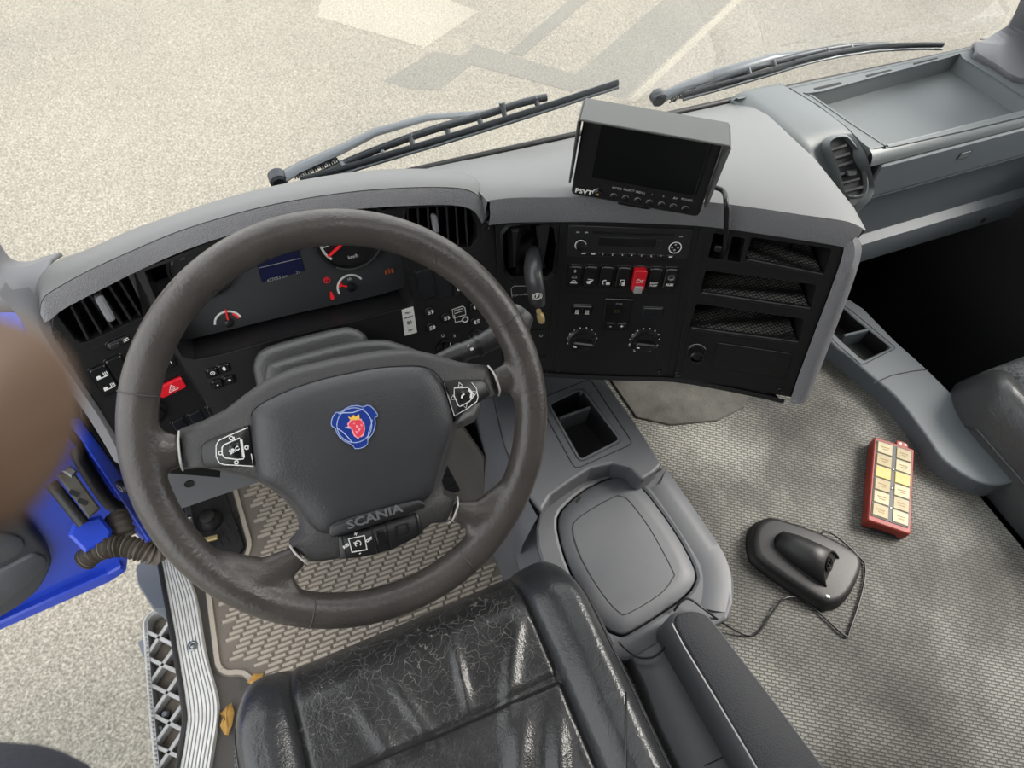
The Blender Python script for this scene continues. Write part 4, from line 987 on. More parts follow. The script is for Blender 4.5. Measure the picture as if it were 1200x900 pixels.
# badge
def bp(x, y): return SW.l(380 + x * 70 / 900, 465 + y * 70 / 900, .0250)
OUT = [(165, 215), (240, 215), (300, 165), (400, 120), (500, 112), (580, 135), (640, 108), (700, 120), (760, 175), (815, 260), (822, 300), (775, 320), (785, 400), (770, 480), (735, 570), (670, 650), (665, 710), (620, 760), (540, 790), (450, 797), (420, 750), (380, 720), (290, 680), (220, 620), (170, 550), (150, 480), (95, 450), (85, 380), (110, 290)]
ol = [bp(*q) for q in OUT]
bd = dome('badge', SW, ol, [(0, .022), (0, .0256), (.0008, .0264)], 'badge_rim', bag)
cu_, cv_ = bp(450, 425)[0], bp(450, 425)[1]; br_ = abs(bp(745, 425)[0] - bp(155, 425)[0]) / 2 
def bpoly(name, pts, w, m): return multi(name, SW, [[bp(*q) for q in pts]], w, m, bd)
inn = inset(ol, .0016)
multi('badge_field', SW, [[tuple(q) for q in inn]], .0266, 'badge_blue', bd)
stroke('badge_ring', SW, [bp(450 + 262 * math.cos(t * math.pi / 18), 425 + 262 * math.sin(t * math.pi / 18)) for t in range(36)], .0007, .0269, 'badge_line', bd, True)
stroke('badge_ring', SW, [bp(*q) for q in [(205, 250), (300, 240), (430, 235), (520, 205), (590, 175)]], .0008, .0270, 'badge_line', bd)
stroke('badge_ring', SW, [bp(*q) for q in [(720, 340), (700, 430), (665, 530), (650, 640)]], .0008, .0270, 'badge_line', bd)
stroke('badge_ring', SW, [bp(*q) for q in [(190, 470), (270, 520), (350, 600), (420, 690)]], .0008, .0270, 'badge_line', bd)
stroke('badge_ring', SW, [tuple(q) for q in inset(ol, .0012)], .0006, .0269, 'badge_line', bd, True)
GR = [(385, 350), (420, 335), (470, 345), (530, 330), (560, 330), (565, 360), (595, 380), (605, 430), (612, 480), (600, 530), (595, 570), (565, 600), (530, 605), (505, 640), (480, 610), (445, 590), (425, 545), (410, 520), (405, 480), (375, 475), (345, 470), (305, 455), (345, 450), (355, 430), (340, 410), (360, 385)]
bpoly('griffin_outline', GR, .0270, 'badge_pink')
bpoly('griffin_head', [(395, 365), (430, 350), (530, 345), (570, 375), (595, 440), (598, 500), (575, 560), (540, 590), (505, 615), (480, 590), (450, 560), (430, 500), (410, 460), (380, 440), (365, 430), (370, 400)], .0272, 'badge_red')
for q in ([(470, 420), (520, 440), (480, 470)], [(500, 480), (550, 470), (520, 520)], [(460, 510), (500, 520), (490, 560)], [(540, 400), (575, 430), (550, 440)], [(430, 390), (465, 395), (440, 410)]): bpoly('griffin_mark', q, .0274, 'badge_pink')
bpoly('griffin_beak', [(305, 452), (350, 452), (400, 460), (380, 475), (340, 470)], .0274, 'badge_line')
bpoly('crown', [(390, 345), (355, 295), (400, 310), (440, 265), (465, 300), (520, 262), (530, 335), (470, 345)], .0274, 'badge_gold')
# button pads in the upper arms
def wp(x0, y0, w=.006): 
    return lambda x, y: SW.l(x0 + x / 15, y0 + y / 15, w)
L = wp(225, 495)
lb = [L(*q) for q in [(155, 560), (160, 430), (220, 360), (350, 290), (600, 190), (990, 50), (1010, 60), (1090, 770), (800, 790), (480, 800), (240, 800), (180, 700)]]
k = dome('button_panel', SW, lb, [(0, -.004), (0, .0045), (.001, .006)], 'wheel_button', wh)
stroke('panel_line', SW, [L(*q) for q in [(980, 90), (650, 230), (470, 320), (425, 400), (425, 600), (480, 710), (560, 740), (1080, 770), (1040, 550)]], .0009, .0066, 'print_white', k)
stroke('pad_outline', SW, [L(*q) for q in [(830, 275), (700, 330), (560, 395), (530, 440), (530, 560), (580, 620), (800, 650), (900, 640), (920, 600), (870, 310)]], .0011, .0070, 'print_white', k, True)
stroke('pad_outline', SW, [L(*q) for q in [(865, 300), (905, 600)]], .0024, .0071, 'print_white', k)
pk = dome('button', SW, [L(*q) for q in [(640, 400), (820, 330), (860, 600), (680, 590), (640, 550)]], [(0, .004), (0, .0085), (.0008, .0092)], 'button', k)
text('symbol', 'SRC', SW, *L(745, 480), .0058, 'print_white', k, .0096, rot=math.radians(9), bold=.0002)
for x, y in ((690, 275), (500, 535), (780, 700), (960, 440)):
    u, v = L(x, y); arc('symbol', SW, u, v, .0013, .0023, 0, 360, .0068, 'print_white', k, 10)
multi('symbol', SW, [[L(715, 255), L(745, 250), L(750, 300), L(720, 300)], [L(975, 415), L(1000, 400), L(1000, 470), L(980, 460)]], .0068, 'print_white', k)
R = wp(510, 435)
rb = [R(*q) for q in [(150, 180), (400, 150), (800, 150), (880, 190), (960, 320), (965, 430), (800, 540), (560, 680), (340, 900), (335, 800)]]
k = dome('button_panel', SW, rb, [(0, -.004), (0, .0045), (.001, .006)], 'wheel_button', wh)
stroke('panel_line', SW, [R(*q) for q in [(155, 210), (335, 785), (560, 660), (730, 530), (750, 450), (720, 300), (640, 200)]], .0009, .0066, 'print_white', k)
stroke('pad_outline', SW, [R(*q) for q in [(330, 295), (560, 285), (610, 320), (665, 400), (660, 450), (600, 530), (430, 620), (400, 600), (330, 430)]], .0010, .0070, 'print_white', k, True)
stroke('pad_outline', SW, [R(*q) for q in [(580, 325), (635, 380), (620, 470)]], .0024, .0071, 'print_white', k)
pk = dome('button', SW, [R(*q) for q in [(380, 350), (550, 320), (580, 420), (440, 540)]], [(0, .004), (0, .0085), (.0008, .0092)], 'button', k)
stroke('symbol', SW, [R(*q) for q in [(450, 470), (455, 430), (500, 395)]], .0018, .0096, 'print_white', k)
for x, y, a in ((435, 245, 90), (310, 470, 190), (525, 600, 270), (685, 380, 10)):
    u, v = R(x, y); a = math.radians(a); stroke('symbol', SW, [(u + .0032 * math.cos(a + t), v + .0032 * math.sin(a + t)) for t in (0, 2.1, 4.2)], .0009, .0068, 'print_white', k, True)
# cruise control keys below the pad
Bq = lambda x, y: SW.l(385 + x / 10, 585 + y / 10, .006)
k = dome('button_panel', SW, [Bq(*q) for q in [(110, 440), (300, 390), (660, 270), (1020, 165), (1060, 180), (1110, 400), (1000, 470), (760, 590), (560, 650), (350, 690), (130, 710)]], [(0, -.006), (0, .004), (.001, .0055)], 'wheel_button', wh)
for a_, b2_ in (((500, 320), (570, 640)), ((670, 270), (740, 580)), ((150, 430), (210, 690)), ((1020, 170), (1080, 410))): stroke('key_split', SW, [Bq(*a_), Bq(*b2_)], .0010, .0062, 'slat', k)
stroke('pad_outline', SW, [Bq(*q) for q in [(235, 465), (420, 425), (450, 590), (275, 620)]], .0014, .0064, 'print_white', k, True)
u, v = Bq(345, 520); arc('symbol', SW, u, v, .0026, .0036, -60, 220, .0064, 'print_white', k, 14); multi('symbol', SW, [line((u, v), (u - .004, v + .0032), .0009)], .0066, 'print_white', k)
for (x, y, t, s_) in ((320, 410, '+', .007), (365, 630, '-', .007), (205, 550, 'RES', .0042), (475, 475, 'OFF', .0042)): text('symbol', t, SW, *Bq(x, y), s_, 'print_white', k, .0062, rot=math.radians(12), bold=.0002)
stroke('key_window', SW, [Bq(*q) for q in [(800, 310), (930, 280), (965, 400), (825, 450)]], .0016, .0066, 'slat', k, True)
dome('button', SW, [Bq(*q) for q in [(540, 380), (660, 345), (690, 520), (580, 550)]], [(0, .004), (0, .0062), (.0008, .0068)], 'button', k)

# ================================================================== STEERING COLUMN
cl = thing('steering_cowl', 'dark plastic steering cowl and control stalk behind the steering wheel', 'steering cowl', tuple(SW.W(0, .02, -.25)))
cw = SW.ll([(300, 450), (298, 424), (306, 412), (330, 402), (395, 385), (415, 384), (430, 392), (438, 404), (470, 412), (505, 430), (490, 520), (330, 560)], -.085)
dome('cowl_rear', SW, [tuple(q) for q in cat2(cw, 3, True)], [(0, -.26), (0, -.10), (.003, -.092), (.012, -.087), (.03, -.085)], 'column', cl)
cw2 = SW.ll([(312, 460), (312, 432), (322, 424), (400, 403), (440, 398), (468, 402), (500, 425), (490, 520), (340, 560)], -.062)
dome('cowl_front', SW, [tuple(q) for q in cat2(cw2, 3, True)], [(0, -.11), (0, -.075), (.003, -.067), (.012, -.062), (.03, -.060)], 'column', cl)
lathe('column_shaft', SW, 0, 0, [(.055, -.34), (.055, -.06), (.045, -.03)], 'column', cl, 24)
sp = [SW.h(470, 440, -.060), SW.h(512, 424, -.060), SW.h(540, 414, -.058), SW.h(544, 412, -.058), SW.h(562, 405, -.056), SW.h(578, 396, -.054), SW.h(592, 388, -.052), SW.h(604, 378, -.050), SW.h(614, 366, -.050)]
st = tube('control_stalk', sp, [.007, .009, .0135, .0115, .0125, .0135, .020, .022, .015], 'column', cl, 16)
q_ = axes(SW.h(553, 409, -.040), (sp[4] - sp[3]).normalized(), SW.v); multi('symbol', q_, [rr(0, 0, .004, .003, .001), line((-.004, .004), (-.001, .006), .0008)], .0, 'print_white', st)
tube('grip_ring', [sp[4].lerp(sp[3], .2), sp[4]], [.0138, .0138], 'fascia_soft', st, 16)
sp2 = [SW.h(520, 500, -.07), SW.h(548, 486, -.09), SW.h(556, 474, -.10)]
tube('lower_stalk', sp2, [.010, .012, .010], 'column', cl, 12)
# ================================================================== PASSENGER DASHBOARD
pd = thing('passenger_dashboard', 'pale grey passenger dashboard with an open top tray, round-edged vent and glovebox', 'dashboard', (1.2, .75, .2))
XA, XB = .845, 1.545
TP = axes((0, 0, .470), (1, 0, 0), (0, 1, 0))                  # deck plane
trayP = [TP.l(*q) for q in [(952, 113), (962, 107), (1112, 67), (1128, 68), (1198, 112), (1212, 124), (1206, 134), (1052, 170), (1040, 171), (1032, 167)]]
tray = [tuple(q) for q in cat2(trayP, 2, True)]
S1 = [hz(x, y, z) for x, y, z in [(868, 108, .468), (872, 112, .4705), (905, 138, .4705), (938, 167, .465), (958, 192, .440), (970, 214, .411), (978, 236, .382)]] + [Vector((.965, .655, .335)), Vector((.97, .66, .26)), Vector((.97, .68, .17))]
S2 = [hz(x, y, z) for x, y, z in [(918, 98, .468), (922, 102, .4705), (958, 124, .4705), (992, 150, .4705), (1008, 170, .467), (1018, 190, .454), (1024, 226, .388)]] + [Vector((1.012, .654, .335)), Vector((1.014, .660, .26)), Vector((1.014, .68, .17))]
SM = [a.lerp(b, .5) + Vector((0, -.002, .004)) for a, b in zip(S1, S2)]
S0 = [p + Vector((-.016, .004, -.012)) for p in S1]; SB = [p + Vector((-.02, .02, -.10)) for p in S1]; S3 = [p + Vector((.005, .003, -.004)) for p in S2]; S4 = [p + Vector((.010, .02, -.012)) for p in S2]
VP = Pl(Vector((.972, .6965, .4245)), 10, 43)
VP.o = VP.o + VP.n * .016
def seat_in(r):                                   # the shoulder dips where the vent is set in
    return [p - VP.n * max(0, (p - VP.o).dot(VP.n) + .010) if 3 <= k <= 6 else p for k, p in enumerate(r)]
Q1, Q3 = [a.lerp(b, .16) + Vector((0, -.001, .002)) for a, b in zip(S1, S2)], [a.lerp(b, .86) + Vector((0, -.001, .002)) for a, b in zip(S1, S2)]
loft('vent_shoulder', [cat2(r, 5) for r in (SB, S0, S1, seat_in(Q1), seat_in(SM), seat_in(Q3), S2, S3, S4)], 'pass_grey', pd)
nearY = .677
deck_out = [(S2[1].x + .004, .874), (S2[2].x + .004, S2[2].y), (S2[3].x + .003, S2[3].y), (S2[4].x + .004, max(S2[4].y, nearY + .003)), (S2[4].x + .008, nearY), (XB, nearY), (XB, .874)]
deck = plate('deck', TP, deck_out, [tray], 0, .028, 'pass_grey', pd, .002)
tr = pocket('top_tray', TP, tray, -.001, -.030, 'pass_grey', pd, .006)
autosmooth(tr, 60)
stroke('tray_lip', TP, tray, .004, .0012, 'pass_grey', pd, True, .002)
for x, y in ((970, 101), (1030, 86), (1085, 72)):
    u, v = TP.l(x, y); prism('defrost_slot', TP, rr(u, v, .062, .006, .002, 3, math.radians(1)), -.001, .0006, 'black_hole', pd)
prof = [(.886, .440), (.882, .460), (.876, .469), (.870, .4705)]
def run(yz, x0=XA, x1=XB, n=14): return [Vector((x0 + (x1 - x0) * i / n, yz[0], yz[1])) for i in range(n + 1)]
loft('rear_edge', [run(p) for p in prof], 'pass_grey', pd)
fr = [(nearY + .002, .4702), (.670, .468), (.665, .463), (.662, .455), (.661, .447)]
loft('deck_edge', [run(p, S2[5].x + .002) for p in fr], 'pass_grey', pd)
GF = Pl((1.2, .662, .41), 0, 0)
prism('glovebox_front', GF, [(1.006 - 1.2, -.046), (XB - 1.2, -.046), (XB - 1.2, .040), (1.006 - 1.2, .040)], -.02, -.001, 'black_hole', pd, .001)
prism('glovebox_flap', GF, inq([(1.010 - 1.2, -.040), (XB - .003 - 1.2, -.040), (XB - .003 - 1.2, .034), (1.010 - 1.2, .034)], .006), -.004, .004, 'box_grey', pd, .003)
u, v = GF.l(1128, 180); h_ = prism('flap_catch', GF, rr(u, v, .026, .014, .003), .003, .0055, 'pass_grey', pd, .0008); stroke('catch_seam', GF, rr(u, v, .028, .016, .003), .0016, .0046, 'black_hole', h_, True)
stroke('flap_edge', GF, [(1.010 - 1.2, -.0435), (XB - 1.2, -.0435)], .004, .003, 'pass_grey', pd, False, .004)
low = [(.662, .364), (.665, .358), (.668, .30), (.672, .246), (.655, .236), (.652, .215), (.660, .17), (.70, .14), (.78, .12)]
loft('lower_panel', [run(p, 1.0) for p in low], 'box_grey', pd, deg=30)
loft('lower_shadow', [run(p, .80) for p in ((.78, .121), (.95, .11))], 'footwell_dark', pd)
lathe('panel_clip', Pl((0, .655, .2), 0, 5), *Pl((0, .655, .2), 0, 5).l(1152, 258), [(.006, 0), (.006, .002), (.003, .003)], 'black_hole', pd, 12)
vo = VP.ll([(970, 172), (973, 165), (984, 162), (992, 166), (1004, 184), (1010, 205), (1011, 222), (1006, 228), (992, 229), (987, 222), (978, 190)])
vo2 = [tuple(q) for q in cat2(vo, 2, True)]
pv = prism('air_vent', VP, vo2, -.02, .0005, 'black_hole', pd)
bo = [tuple(q) for q in inset(vo2, -.007)]; bi = [tuple(q) for q in inset(vo2, 0)]
n_ = len(bo); vs = [VP.W(*q, -.012) for q in bo] + [VP.W(q[0] * .85 + r_[0] * .15, q[1] * .85 + r_[1] * .15, .006) for q, r_ in zip(bo, bi)] + [VP.W(q[0] * .3 + r_[0] * .7, q[1] * .3 + r_[1] * .7, .0095) for q, r_ in zip(bo, bi)] + [VP.W(*q, .0) for q in bi]
fs = [(k * n_ + i, k * n_ + (i + 1) % n_, (k + 1) * n_ + (i + 1) % n_, (k + 1) * n_ + i) for k in range(3) for i in range(n_)]
autosmooth(obj('vent_rim', vs, fs, 'pass_grey', pd), 60)
for i in range(6):
    a, b = VP.l(972 + i * 3.4, 176.5 + i * 9.6, .004), VP.l(992 + i * 3.8, 170 + i * 9.8, .004)
    prism('slat', VP, line(a, b, .0050), -.002, .0062, 'slat', pv, .001)
u, v = VP.l(998, 203, .008); prism('vent_tab', VP, rr(u, v, .020, .011, .004), .002, .0105, 'slat', pv, .002)
u, v = VP.l(999, 236, .004); lathe('vent_wheel', VP, u, v, [(.010, -.01), (.010, .004), (.008, .006)], 'slat', pv, 18)
# thin seam between deck and shoulder

# ================================================================== WIPERS outside the windscreen
def wiper(px, label):
    root = thing('windscreen_wiper', label, 'wiper', tuple(hp(*px['pivot'], WS0 + Vector((0, .03, 0)), WSN)), 'wipers outside the windscreen')
    def q(p, o=.03): return hp(p[0], p[1], WS0 + Vector((0, o, 0)), WSN)
    A_ = [q(p, .040) for p in px['arm']]
    arm = tube('wiper_arm', A_, [.013, .012, .0105, .009, .0075, .006], 'wiper_light', root, 8, flat=.5)
    lathe('pivot_cap', axes(q(px['pivot'], .035), (1, 0, 0), (0, -.15, 1)), 0, 0, [(.014, -.012), (.014, .004), (.010, .008)], 'wiper_metal', root, 16)
    s0, s1 = q(px['spring'][0], .030), q(px['spring'][1], .030)
    n = 60; L_ = (s1 - s0); t = L_.normalized(); a_ = t.cross(WSN).normalized()
    tube('spring', [s0 + L_ * (i / n) + a_ * (.0045 * math.cos(i * 1.9)) + WSN * (.0045 * math.sin(i * 1.9)) for i in range(n + 1)], .0016, 'wiper_metal', root, 5)
    B_ = [q(p, .012) for p in px['blade']]
    bl = tube('wiper_blade', cat2(B_, 5), .0042, 'wiper_rubber', root, 8, flat=1.6, up=WSN.cross(Vector((1, 0, 0))))
    tube('rubber_edge', [p + Vector((0, -.004, -.006)) for p in cat2(B_, 5)], .0028, 'wiper_light', bl, 6)
    C_ = [q(p, .024) for p in px['bridge']]
    tube('bridge', cat2(C_, 4), .0062, 'wiper_metal', root, 8)
    for i in range(len(px['claw'])):
        c0_, c1_ = px['claw'][i]; tube('claw', [q(c0_, .026), q(c1_, .013)], [.0055, .004], 'wiper_light', bl, 6)
    return root
wiper(dict(pivot=(326, 211), arm=[(326, 211), (352, 196), (400, 175), (440, 155), (500, 138), (572, 132)], spring=[(345, 207), (395, 186)],
    blade=[(352, 211), (400, 198), (470, 177), (540, 156), (620, 131), (690, 108), (724, 97)], bridge=[(372, 206), (420, 184), (480, 161), (520, 148), (570, 134), (610, 121), (640, 114)],
    claw=[((400, 190), (404, 196)), ((446, 172), (450, 182)), ((480, 157), (484, 171)), ((522, 146), (526, 159)), ((560, 134), (564, 147)), ((588, 120), (592, 139)), ((626, 114), (632, 127))]), 'long dark wiper in front of the steering wheel, left of the monitor')
wiper(dict(pivot=(772, 116), arm=[(772, 116), (800, 102), (840, 86), (872, 76), (905, 66), (962, 60)], spring=[(785, 118), (830, 98)],
    blade=[(800, 112), (850, 98), (905, 82), (960, 66), (1020, 56), (1070, 53), (1104, 53)], bridge=[(815, 106), (860, 88), (910, 72), (960, 60), (1000, 54), (1040, 53)],
    claw=[((876, 80), (880, 89)), ((905, 70), (909, 80)), ((930, 66), (934, 75)), ((968, 56), (972, 65)), ((996, 52), (1000, 60)), ((1014, 52), (1020, 58))]), 'long dark wiper behind the monitor, above the passenger tray')
# ================================================================== DRIVER'S SEAT
SX, SY = .032, .327                          # centre line, front edge
seat = thing('driver_seat', 'black creased leather driver seat cushion in front of the steering wheel', 'seat', (SX, 0, DF))
def seat_h(x, y):
    """height of the cushion skin"""
    dx = x - SX; e = SY - y
    h = .158
    if dx > .155: t = min(1, (dx - .155) / .06); h += .026 * (t * t * (3 - 2 * t))
    if dx < -.165: t = min(1, (-dx - .165) / .05); h += .020 * (t * t * (3 - 2 * t))
    h += -.012 * math.exp(-((dx - .0) / .10) ** 2) * min(1, max(0, e / .25))
    k = .085                                  # waterfall front
    if e < k: h -= .075 * (1 - e / k) ** 2.4
    hw = .280
    s = abs(dx) - (hw - .050)
    if s > 0: h -= .09 * (s / .050) ** 2.2
    if abs(dx) < .17:                         # pulled folds in the centre panel
        for (fx, fy, ang, L, wd, am) in FOLDS:
            a, b = (dx - fx) * math.cos(ang) + (y - fy) * math.sin(ang), -(dx - fx) * math.sin(ang) + (y - fy) * math.cos(ang)
            h += am * math.exp(-(b / wd) ** 2) * math.exp(-(a / L) ** 2)
    for sx_ in (-.178, .172):                 # seams between the panels
        h -= .010 * math.exp(-((dx - sx_) / .0055) ** 2)
    h -= .006 * math.exp(-((y - .150) / .006) ** 2) * (1 if -.178 < dx < .172 else 0)
    return h
FOLDS = [(.045, .205, 1.45, .040, .007, .007), (.105, .17, 1.1, .06, .012, .008), (-.03, .19, 1.9, .05, .010, .005), (.075, .07, 1.05, .06, .014, .012), (.125, .05, 1.15, .06, .012, .010), (.02, .03, 1.1, .05, .016, .008), (-.08, .18, 1.9, .05, .012, .005), (-.11, .06, 1.7, .06, .016, .006), (.14, .225, 1.0, .03, .008, .004)]
def front_y(dx):                              # rounded plan outline
    a = abs(dx)
    return SY + .006 * min(1, max(0, dx / .15)) - .004 * min(1, max(0, -dx / .15)) - .075 * max(0, (a - .205) / .075) ** 3
def seat_panel(name, x0, x1, m, nx, ny=46, sub=0):
    vs, fs = [], []
    for i in range(nx + 1):
        dx = x0 + (x1 - x0) * i / nx; fy = front_y(dx)
        for j in range(ny + 1):
            t = j / ny; y = fy - (fy + .42) * t ** 1.25
            vs.append(Vector((SX + dx, y, seat_h(SX + dx, y - (fy - SY)))))
        # skirt down the front
    for i in range(nx):
        for j in range(ny): a = i * (ny + 1) + j; fs.append((a, a + 1, a + ny + 2, a + ny + 1))
    base = len(vs)
    for i in range(nx + 1):
        p = vs[i * (ny + 1)]; vs.append(p + Vector((0, -.004, -.03))); vs.append(p + Vector((0, -.03, -.16)))
    for i in range(nx):
        a, b_ = i * (ny + 1), (i + 1) * (ny + 1); c_, d_ = base + 2 * i, base + 2 * (i + 1)
        fs += [(a, b_, d_, c_), (c_, d_, d_ + 1, c_ + 1)]
    o = obj(name, vs, fs, m, seat); autosmooth(o, 70); return o
seat_panel('centre_panel', -.178, .172, 'leather_centre', 90, 130)
skin_seam = True
seat_panel('side_bolster', -.280, -.178, 'leather_side', 30, 60)
seat_panel('side_bolster', .172, .280, 'leather_side', 30, 60)
# piping and stitched seams on the skin
def skin_line(pts, r, m, nm, dz=.001):
    P = []
    for dx, y in cat2(pts, 8):
        P.append(Vector((SX + dx, y, seat_h(SX + dx, y - (front_y(dx) - SY)) + dz)))
    tube(nm, P, r, m, seat, 5)
def skin_stitch(x0, y0, x1, y1, n, nm='stitch'):
    vs, fs = [], []
    for i in range(n):
        a = i / n; b_ = (i + .55) / n
        for t in (a, b_):
            dx, y = x0 + (x1 - x0) * t, y0 + (y1 - y0) * t
            p = Vector((SX + dx, y, seat_h(SX + dx, y - (front_y(dx) - SY)) + .0008))
            for o_ in ((-.0007, 0), (.0007, 0), (0, .0009)): vs.append(p + Vector((o_[0], 0, o_[1])))
        k = i * 6; fs += [(k, k + 3, k + 5, k + 2), (k + 1, k + 2, k + 5, k + 4), (k, k + 1, k + 4, k + 3)]
    o = obj(nm, vs, fs, 'fascia_soft', seat); return o
skin_line([(-.174, .150), (-.06, .150), (.06, .150), (.168, .150)], .0014, 'black_hole', 'cross_seam', .0035)
skin_stitch(-.170, .157, .166, .157, 70); skin_stitch(.262, .27, .262, -.1, 70); skin_stitch(-.262, .25, -.262, -.1, 60)
skin_line([(.256, .275), (.258, .2), (.258, .0), (.258, -.3)], .0016, 'leather_side', 'piping'); skin_line([(-.256, .26), (-.258, .1), (-.258, -.1), (-.258, -.3)], .0016, 'leather_side', 'piping')
skin_line([(.182, -.02), (.21, .04), (.243, .10)], .0012, 'fascia', 'piping')
# cushion carcass and suspension base under the skin
bx('seat_carcass', SX - .235, SX + .235, -.40, .235, -.02, .10, 'leather_side', seat, .03)
bx('seat_base', SX - .17, SX + .17, -.38, .10, DF, -.02, 'footwell_dark', seat, .02)

# ================================================================== ARMREST beside the seat
arz = .115
arm = thing('seat_armrest', 'padded grey armrest with ribbed fabric top between the seat and the floor charger', 'armrest', (.45, -.1, 0))
AP = axes((0, 0, arz), (1, 0, 0), (0, 1, 0))
ap = [tuple(q) for q in cat2(AP.ll([(800, 760), (790, 742), (786, 729), (789, 720), (798, 715), (814, 714), (829, 719), (840, 731), (852, 746)]), 3)] + AP.ll([(905, 815), (965, 895), (1030, 985), (950, 1020), (870, 880)])
dome('armrest_body', AP, ap, [(-.004, -.113), (-.003, -.02), (0, -.008), (.003, -.001), (.004, .0005)], 'arm_plastic', arm)
dome('fabric_top', AP, [tuple(q) for q in inset(ap, .0045)], [(0, -.004), (0, .001), (.003, .0045), (.004, .0055)], 'arm_fabric', arm)
stroke('piping', AP, AP.ll([(787, 731), (800, 756), (835, 814), (872, 876), (950, 1010)]), .0022, .0030, 'print_grey', arm)
SP = axes((0, 0, .035), (1, 0, 0), (0, 1, 0)); sdp = SP.ll([(738, 772), (750, 764), (770, 752), (788, 740), (800, 762), (834, 832), (884, 925), (920, 1000), (850, 1000), (796, 905), (770, 850), (752, 800)])
dome('armrest_shell', SP, sdp, [(0, -.034), (0, .0), (.003, .005), (.004, .006)], 'arm_plastic', arm)
stroke('shell_seam', SP, SP.ll([(852, 884), (838, 892), (824, 898)]), .002, .0066, 'black_hole', arm)

# ================================================================== FLOOR CONSOLE
con = thing('floor_console', 'dark grey floor console with a two-part tray and a closed rounded lid', 'console', (.45, .4, 0))
CT = axes((0, 0, .085), (1, 0, 0), (0, 1, 0))      # top of the raised front block
CL = axes((0, 0, .030), (1, 0, 0), (0, 1, 0))      # lid level
op = inq(CT.ll([(643, 474), (682, 456), (727, 516), (680, 540)]), .008)
fb = CT.ll([(575, 452), (640, 440), (700, 432), (744, 494), (776, 544), (768, 552), (752, 562), (738, 548), (718, 543), (692, 549), (668, 564), (646, 580), (634, 600), (612, 572), (590, 520)])
blk = plate('front_block', CT, fb, [op], 0, .085, 'console_grey', con, .005)
ob = pocket('tray', CT, op, -.002, -.065, 'fascia_soft', con, .004)
dv0, dv1 = CT.l(655, 491, -.02), CT.l(702, 474, -.02)
prism('tray_divider', CT, line(dv0, dv1, .006), -.064, -.016, 'console_grey', ob, .002)
stroke('tray_seam', CT, inq(CT.ll([(632, 474), (636, 466), (691, 444), (742, 520), (674, 550)]), .010), .0016, .0006, 'black_hole', con, True)
stroke('tray_frame', CT, op, .004, .0014, 'console_grey', con, True, .002)
# low deck with the raised rim round the lid
rimr = CL.ll([(752, 562), (776, 546), (806, 588), (838, 636), (852, 660), (858, 690), (852, 726), (800, 748), (735, 775), (690, 760), (650, 700), (628, 640), (630, 605), (640, 584), (690, 556), (725, 548)])
lidp = CL.ll([(653, 608), (664, 592), (686, 574), (718, 560), (736, 560), (750, 570), (774, 600), (798, 636), (814, 668), (814, 684), (802, 700), (774, 720), (742, 740), (726, 746), (705, 735), (690, 715), (670, 676), (656, 636)])
lid_s = [tuple(q) for q in cat2(lidp, 2, True)]
dk = [tuple(q) for q in cat2(rimr, 2, True)]
plate('deck', CL, dk, [lid_s], .004, .034, 'console_grey', con, .006)
dome('lid', CL, [tuple(q) for q in inset(lid_s, .0022)], [(0, -.02), (0, .004), (.002, .007), (.03, .010)], 'console_grey', con)
lin_ = CL.ll([(671, 620), (682, 604), (718, 583), (728, 582), (738, 588), (762, 620), (788, 668), (788, 678), (774, 696), (738, 718), (726, 718), (706, 696), (682, 656)], .010)
stroke('lid_groove', CL, [tuple(q) for q in cat2(lin_, 3, True)], .0014, .0106, 'fascia', con, True, .003)
pocket('lid_well', CL, lid_s, .002, -.022, 'black_hole', con)
u, v = CL.l(678, 585, .01); prism('lid_notch', CL, rr(u, v, .012, .004, .001, 3, .5), .004, .0095, 'black_hole', con)
# rolled outer rim on the tunnel side
ro = [hz(x, y, .002) for x, y in [(704, 440), (742, 496), (778, 546), (808, 588), (840, 636), (853, 660), (860, 690), (854, 726)]]
rm_ = [hz(x, y, .040) for x, y in [(752, 560), (766, 560), (774, 566), (798, 600), (826, 640), (838, 662), (842, 688), (838, 716)]]
ri = [hz(x, y, .034) for x, y in [(748, 566), (756, 566), (762, 572), (786, 606), (812, 646), (822, 666), (824, 690), (820, 712)]]
loft('rim_roll', [sm(r[2:]) for r in (ro, [a.lerp(b_, .45) + Vector((.004, 0, .014)) for a, b_ in zip(ro, rm_)], rm_, ri)], 'console_grey', con)
stroke('block_seam', CL, CL.ll([(748, 568), (758, 558), (776, 548)], .05), .003, .044, 'black_hole', con)
# sloping flank down to the driver's footwell
f0 = [hz(x, y, .083) for x, y in [(575, 452), (590, 520), (612, 572), (630, 606)]]; f1 = [hz(x, y, .05) for x, y in [(556, 465), (572, 530), (592, 590), (612, 640)]]; f2 = [Vector((.262, y, DF)) for y in (.86, .70, .52, .40)]
loft('flank', [sm(f0), sm([a.lerp(b_, .5) + Vector((.0, 0, .004)) for a, b_ in zip(f0, f1)]), sm(f1), sm(f2)], 'console_grey', con)
g0 = [hz(x, y, .03) for x, y in [(628, 600), (630, 640), (650, 700), (690, 760)]]; g1 = [hz(x, y, .0) for x, y in [(606, 606), (604, 650), (630, 715), (672, 775)]]; g2 = [Vector((.28, y, DF)) for y in (.48, .40, .26, .12)]
loft('flank_rear', [sm(g0), sm(g1), sm(g2)], 'console_grey', con)
prism('accelerator_guard', axes((.24, .66, -.10), (.25, -.97, 0), (0, 0, 1)), [(-.20, -.20), (.10, -.20), (.08, .12), (-.20, .18)], -.004, 0, 'footwell', con)

